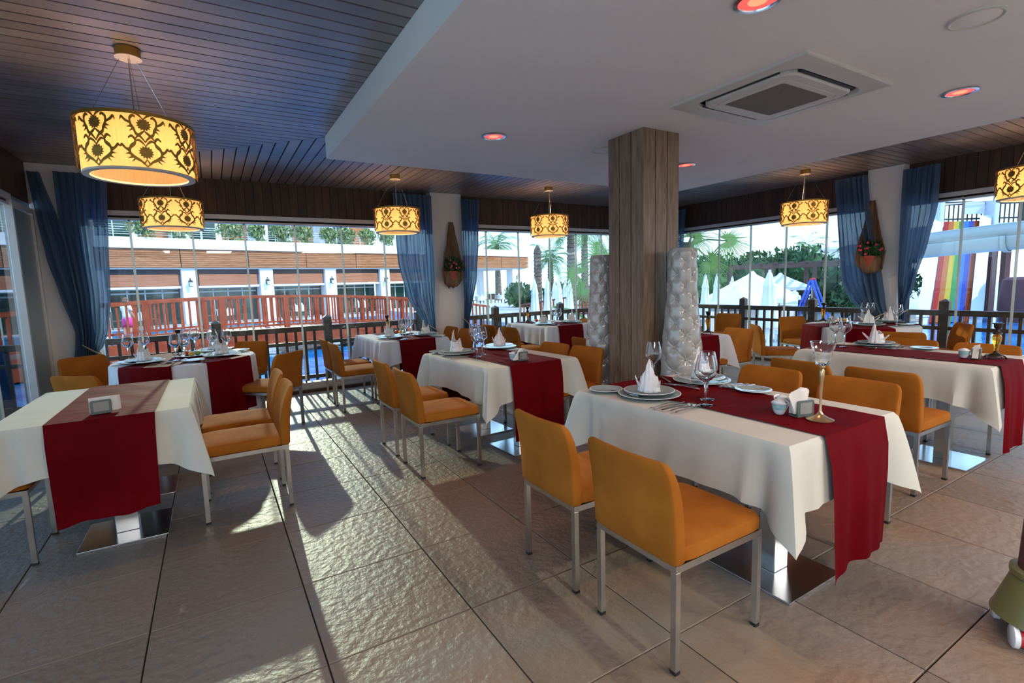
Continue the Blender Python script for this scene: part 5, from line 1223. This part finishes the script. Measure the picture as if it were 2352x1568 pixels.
# ======================= WATER SLIDE =======================
sl = thing('rainbow_slide', 'wide rainbow striped water slide with white side walls', 'slide'); top = Vector((31.3, 9.9, 3.75)); bot = Vector((26.6, 8.6, -.80)); ax = (Vector((31.94, 9.39, 0)) - Vector((30.51, 10.25, 0))).normalized()
def lanes(w0, w1, mt, nm, lift=0):
    rows = []
    for i in range(13):
        u = i / 12; p = top.lerp(bot, u); p.z = 3.75 - 4.5 * (u ** .92) + .12 * sin(2 * pi * u) + lift
        sc = 1.0; rows.append([p + ax * w0 * sc, p + ax * w1 * sc, p + ax * w1 * sc + Vector((0, 0, -.06)), p + ax * w0 * sc + Vector((0, 0, -.06)), p + ax * w0 * sc])
    MB().grid(rows, flip=True).build(nm, mt, sl)
for i, c in enumerate(('red', 'orange', 'yellow', 'green', 'blue', 'indigo', 'rust')): lanes(-.84 + .24 * i, -.60 + .24 * i, 's_' + c, 'lane')
lanes(-1.40, -.86, 'slidewhite', 'side_wall', .25); lanes(.86, 1.42, 'slidewhite', 'side_wall', .25); lanes(-1.3, 1.4, 'slidewhite', 'slide_underside', -.08)
MB().add([top + ax * -1.4 + Vector((0, 0, -.1)), top + ax * 1.4 + Vector((0, 0, -.1)), top + ax * 1.4 + Vector((.8, .3, 0)), top + ax * -1.4 + Vector((.8, .3, 0))] , [(0, 1, 2, 3)]).build('launch_pad', 'slidewhite', sl, solid=.1)
for s_ in (-1.3, 1.3): MB().box(-.12, .12, -.3, .3, -.3, .95).build('entry_fin', 'slidewhite', sl, loc=top + ax * s_ + Vector((.2, 0, 0)), rz=atan2(ax.y, ax.x), bevel=.05)
MB().tube([top + ax * -1.3 + Vector((.2, 0, .8)), top + ax * 1.3 + Vector((.2, 0, .95))], .025, 6).build('entry_bar', 'pole', sl)
MB().box(-.5, .5, -.06, .06, .35, .9).build('entry_sign', 'slidewhite', sl, loc=top + ax * .3 + Vector((.5, 0, 0)), rz=atan2(ax.y, ax.x))
pf = thing('slide_tower', 'grey slide tower platform with dark slatted railings', 'tower', (33.8, 9.9, 0), atan2(ax.y, ax.x))
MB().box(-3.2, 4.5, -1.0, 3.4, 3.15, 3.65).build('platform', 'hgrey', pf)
for x in (-2.6, 0, 2.2, 4.2):
    for y in (-.7, 2.9): MB().box(x - .15, x + .15, y - .15, y + .15, -.95, 3.15).build('tower_leg', 'hdark', pf)
for z in (3.85, 4.55, 4.65): MB().box(-3.2, 4.5, -.98, -.92, z, z + .07).build('platform_rail', 'lantern', pf)
for k_ in range(34): MB().box(-3.2 + .226 * k_, -3.16 + .226 * k_, -.97, -.93, 3.65, 4.6).build('platform_baluster', 'lantern', pf)
for x in (1.3, 1.7, 3.6): MB().box(x - .10, x + .10, -.9, -.7, 3.65, 7.0).build('roof_post', 'hdark', pf)
MB().box(1.8, 3.5, -.85, -.8, 4.6, 4.7).build('lattice_bar', 'lantern', pf)
for k_ in range(7): MB().box(1.9 + .26 * k_, 1.94 + .26 * k_, -.85, -.80, 3.7, 5.6).build('lattice_bar', 'lantern', pf)
for k_ in range(6): MB().box(1.8, 3.6, -.85, -.80, 3.9 + .3 * k_, 3.95 + .3 * k_).build('lattice_bar', 'lantern', pf)
ts = thing('tube_slide', 'pale half pipe water slide crossing in front of the rainbow slide', 'slide'); P = [Vector(p) for p in ((19.6, 9.2, 2.05), (19.0, 7.8, 2.12), (18.5, 6.3, 2.2), (18.3, 4.8, 2.27), (18.2, 3.2, 2.33), (18.2, 1.2, 2.4))]
def pipe(P, r, n=20, flange=True):
    rows = []
    for i, p in enumerate(P):
        d = (P[min(i + 1, len(P) - 1)] - P[max(i - 1, 0)]).normalized(); s_ = d.cross(Vector((0, 0, 1))).normalized(); u_ = s_.cross(d)
        rows.append([p + s_ * r * cos(a) + u_ * r * sin(a) for a in [pi * 1.0 + pi * k / n for k in range(n + 1)]])
    return MB().grid(rows)
fine = []
for i in range(len(P) - 1):
    for k_ in range(4): fine.append(P[i].lerp(P[i + 1], k_ / 4))
fine.append(P[-1]); pipe(fine, .36).build('half_pipe', 'tube', ts, smooth=True, solid=.03)
up_ = MB(); rows = [[p + Vector((-.37, 0, .0)), p + Vector((-.39, 0, .30)), p + Vector((-.36, 0, .32))] for p in fine]; up_.grid(rows).build('side_shield', 'tube', ts, smooth=True, solid=.02)
for q in (1, 3, 5):
    p = P[q]; rows = pipe([p + Vector((0, -.05, 0)), p + Vector((0, .05, 0))], .42).build('joint_flange', 'tube', ts, solid=.02)
for q in (1, 4): MB().tube([(P[q].x, P[q].y, -.95), (P[q].x, P[q].y, P[q].z - .35)], .14, 12).build('support_leg', 'tube', ts)
mr = thing('maroon_spiral', 'maroon enclosed spiral slide end right of the rainbow lanes', 'slide', (29.2, 6.7, -.95)); MB().lathe([(1.0, 0), (1.1, .9), (1.0, 1.9), (.85, 2.0)], 24).build('spiral_drum', 'hdark', mr, smooth=True); MB().lathe([(1.0, 2.35), (1.1, 2.5), (1.0, 3.1)], 24, (1.5, -.5, 0)).build('upper_trough', 'tube', mr, smooth=True)
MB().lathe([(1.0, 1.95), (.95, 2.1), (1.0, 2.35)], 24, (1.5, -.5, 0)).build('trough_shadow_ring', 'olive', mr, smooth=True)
wu = dup(_first['umb'], (15.2, 3.05, -.95), 0, 'closed white umbrella at the right edge in front of the slide tower', scale=(1.6, 1.6, 1.1))

# ======================= PEOPLE =======================
def skinfig(nm, mt, par, J, E_, rad, loc=(0, 0, 0)):
    me = bpy.data.meshes.new(nm); me.from_pydata(J, E_, []); me.update(); o = bpy.data.objects.new(nm, me); COL.objects.link(o); o.parent = par
    md = o.modifiers.new('sk', 'SKIN'); md.use_smooth_shade = True
    for i, r in enumerate(rad): me.skin_vertices[0].data[i].radius = (r, r)
    me.skin_vertices[0].data[0].use_root = True
    md = o.modifiers.new('sb', 'SUBSURF'); md.levels = 1; md.render_levels = 2; me.materials.append(M[mt]); return o
def person(label, x, y, z, h, rz, shirt, short, seed):
    t = thing('person', label, 'person', (x, y, z), rz); k_ = h / 1.7
    J = [(0, 0, .92), (0, 0, 1.15), (0, .01, 1.38), (0, .0, 1.47), (0, .02, 1.54), (.09, 0, .86), (.10, .03, .48), (.10, -.02, .08), (.10, .12, .04), (-.09, 0, .86), (-.11, -.05, .48), (-.11, -.08, .08), (-.11, .06, .04), (.17, 0, 1.40), (.22, .03, 1.12), (.20, .16, .92), (-.17, 0, 1.40), (-.24, .05, 1.14), (-.18, .22, 1.02)]
    E_ = [(0, 1), (1, 2), (2, 3), (3, 4), (0, 5), (5, 6), (6, 7), (7, 8), (0, 9), (9, 10), (10, 11), (11, 12), (2, 13), (13, 14), (14, 15), (2, 16), (16, 17), (17, 18)]
    rad = [.12, .11, .12, .055, .05, .085, .055, .035, .03, .085, .055, .035, .03, .055, .040, .028, .055, .040, .028]
    skinfig('body', 'skin', t, [(a * k_, b_ * k_, c * k_) for a, b_, c in J], E_, [r * k_ for r in rad])
    mb = MB().sphere((0, .02 * k_, 1.61 * k_), .085 * k_, 16, 12, 1.25); hd = mb.build('head', 'skin', t, smooth=True)
    MB().add([(0, .125 * k_, 1.60 * k_), (.014 * k_, .095 * k_, 1.585 * k_), (-.014 * k_, .095 * k_, 1.585 * k_), (0, .10 * k_, 1.635 * k_)], [(0, 1, 2), (0, 3, 1), (0, 2, 3)]).build('nose', 'skin', hd)
    for s_ in (-1, 1): MB().sphere((s_ * .032 * k_, .098 * k_, 1.62 * k_), .009 * k_, 8, 6).build('eye', 'black', hd); MB().sphere((s_ * .085 * k_, .015 * k_, 1.605 * k_), .018 * k_, 8, 6, 1.3).build('ear', 'skin', hd)
    MB().box(-.022 * k_, .022 * k_, .088 * k_, .100 * k_, 1.560 * k_, 1.566 * k_).build('mouth', 'terracotta', hd)
    mb = MB(); rows = []
    for j in range(7):
        ph = pi * .5 * j / 6; rows.append([(.093 * k_ * cos(ph) * cos(a) , (.02 - .012 + .093 * cos(ph) * sin(a)) * k_, (1.62 + .115 * sin(ph)) * k_) for a in [2 * pi * i / 20 for i in range(21)]])
    mb.grid(rows); rows = [[(.093 * k_ * cos(a), (.005 + .092 * sin(a)) * k_, z * k_) for a in [pi + pi * i / 12 for i in range(13)]] for z in (1.52, 1.63)]; mb.grid(rows); mb.build('hair', 'hair', t, smooth=True, solid=.008)
    def ell(nm, mt, lv): loft([[(cx_ + rx * cos(a), cy_ + ry * sin(a), z) for a in [2 * pi * i / 24 for i in range(24)]] for cx_, cy_, rx, ry, z in [(q[0] * k_, q[1] * k_, q[2] * k_, q[3] * k_, q[4] * k_) for q in lv]], False).build(nm, mt, t, smooth=True, solid=.006)
    ell('shirt', shirt, [(0, 0, .155, .135, .88), (0, 0, .150, .130, 1.0), (0, 0, .155, .13, 1.15), (0, 0, .165, .13, 1.3), (0, 0, .175, .12, 1.39), (0, 0, .07, .07, 1.45)])
    ell('sleeve', shirt, [(.235, .02, .055, .055, 1.20), (.19, .0, .065, .065, 1.33), (.15, 0, .07, .07, 1.42)]); ell('sleeve', shirt, [(-.235, .03, .055, .055, 1.20), (-.19, .0, .065, .065, 1.33), (-.15, 0, .07, .07, 1.42)])
    ell('shorts', short, [(.10, .015, .085, .09, .55), (.095, .0, .10, .11, .75), (.05, 0, .13, .13, .92)]); ell('shorts', short, [(-.11, -.03, .085, .09, .55), (-.095, .0, .10, .11, .75), (-.05, 0, .13, .13, .92)])
    for s_ in (1, -1):
        bx_, by_, bz_ = (.20, .16, .92) if s_ > 0 else (-.18, .22, 1.02)
        hm = MB()
        for q in range(5): hm.tube([((bx_ + (q - 2) * .014) * k_, (by_ + .02) * k_, (bz_ - .02) * k_), ((bx_ + (q - 2) * .017) * k_, (by_ + .065 - .01 * abs(q - 1.5)) * k_, (bz_ - .045) * k_), ((bx_ + (q - 2) * .015) * k_, (by_ + .075 - .012 * abs(q - 1.5)) * k_, (bz_ - .075) * k_)], .008 * k_, 6)
        hm.build('fingers', 'skin', t, smooth=True)
    return t
pz = lambda s: zb(s)
def bp(s, n): return fr(BO, s, n, zb(s))
a = bp(-5.15, -.85); person('adult in white top and dark shorts on the bridge at the left edge', a[0], a[1], a[2], 1.66, 1.2, 'shirtwhite', 'shorts', 1)
g = thing('shoulder_bag', 'green cloth bag carried by the person at the left edge', 'bag', (a[0] - .30, a[1] - .12, a[2])); loft([[(.15 * q[0] * cos(w), .08 * q[0] * sin(w), q[1]) for w in [2 * pi * i / 20 for i in range(20)]] for q in ((.7, .72), (1, .78), (1, .98), (.8, 1.05))]).build('bag_body', 'green', g, smooth=True); MB().tube([(.1, 0, 1.0), (.2, 0, 1.25), (.28, .06, 1.38)], .012, 6).build('strap', 'green', g)
a = bp(-2.35, -.9); person('small child in white shirt and pink skirt on the red bridge', a[0], a[1], a[2], 1.02, -.8, 'shirtwhite', 'pink', 2)

# ======================= SERVICE STAND AT THE LOWER RIGHT =======================
sv = thing('wheeled_stand', 'olive footed stand on a white caster at the lower right corner', 'stand', (2.60, .49, 0))
MB().lathe([(.155, .085), (.150, .095), (.105, .235), (.100, .245)], 32).build('skirt', 'olive', sv, smooth=True); MB().lathe([(.100, .245), (.108, .25), (.108, .27), (.095, .275)], 28).build('collar', 'olive', sv, smooth=True)
MB().lathe([(.085, .275), (.07, .75)], 24).build('column', 'hdark', sv, smooth=True)
for q in range(4):
    a = q * pi / 2 + 2.9; c_, s_ = cos(a) * .13, sin(a) * .13
    wv = MB(); mt = Matrix.Translation((c_, s_, .042)) @ Euler((pi / 2, 0, .5)).to_matrix().to_4x4(); w2 = MB().lathe([(.036, -.030), (.042, -.026), (.042, -.012), (.036, -.008)], 24); w2.v = [tuple(mt @ Vector(v)) for v in w2.v]; o = w2.build('caster_wheel', 'rim', sv, smooth=True)
    w3 = MB().lathe([(.034, -.008), (.038, .028)], 20); w3.v = [tuple(mt @ Vector(v)) for v in w3.v]; w3.build('caster_hub', 'swingred', o)
    MB().tube([(c_, s_, .04), (c_, s_, .10)], .012, 8).build('caster_stem', 'steel', o)
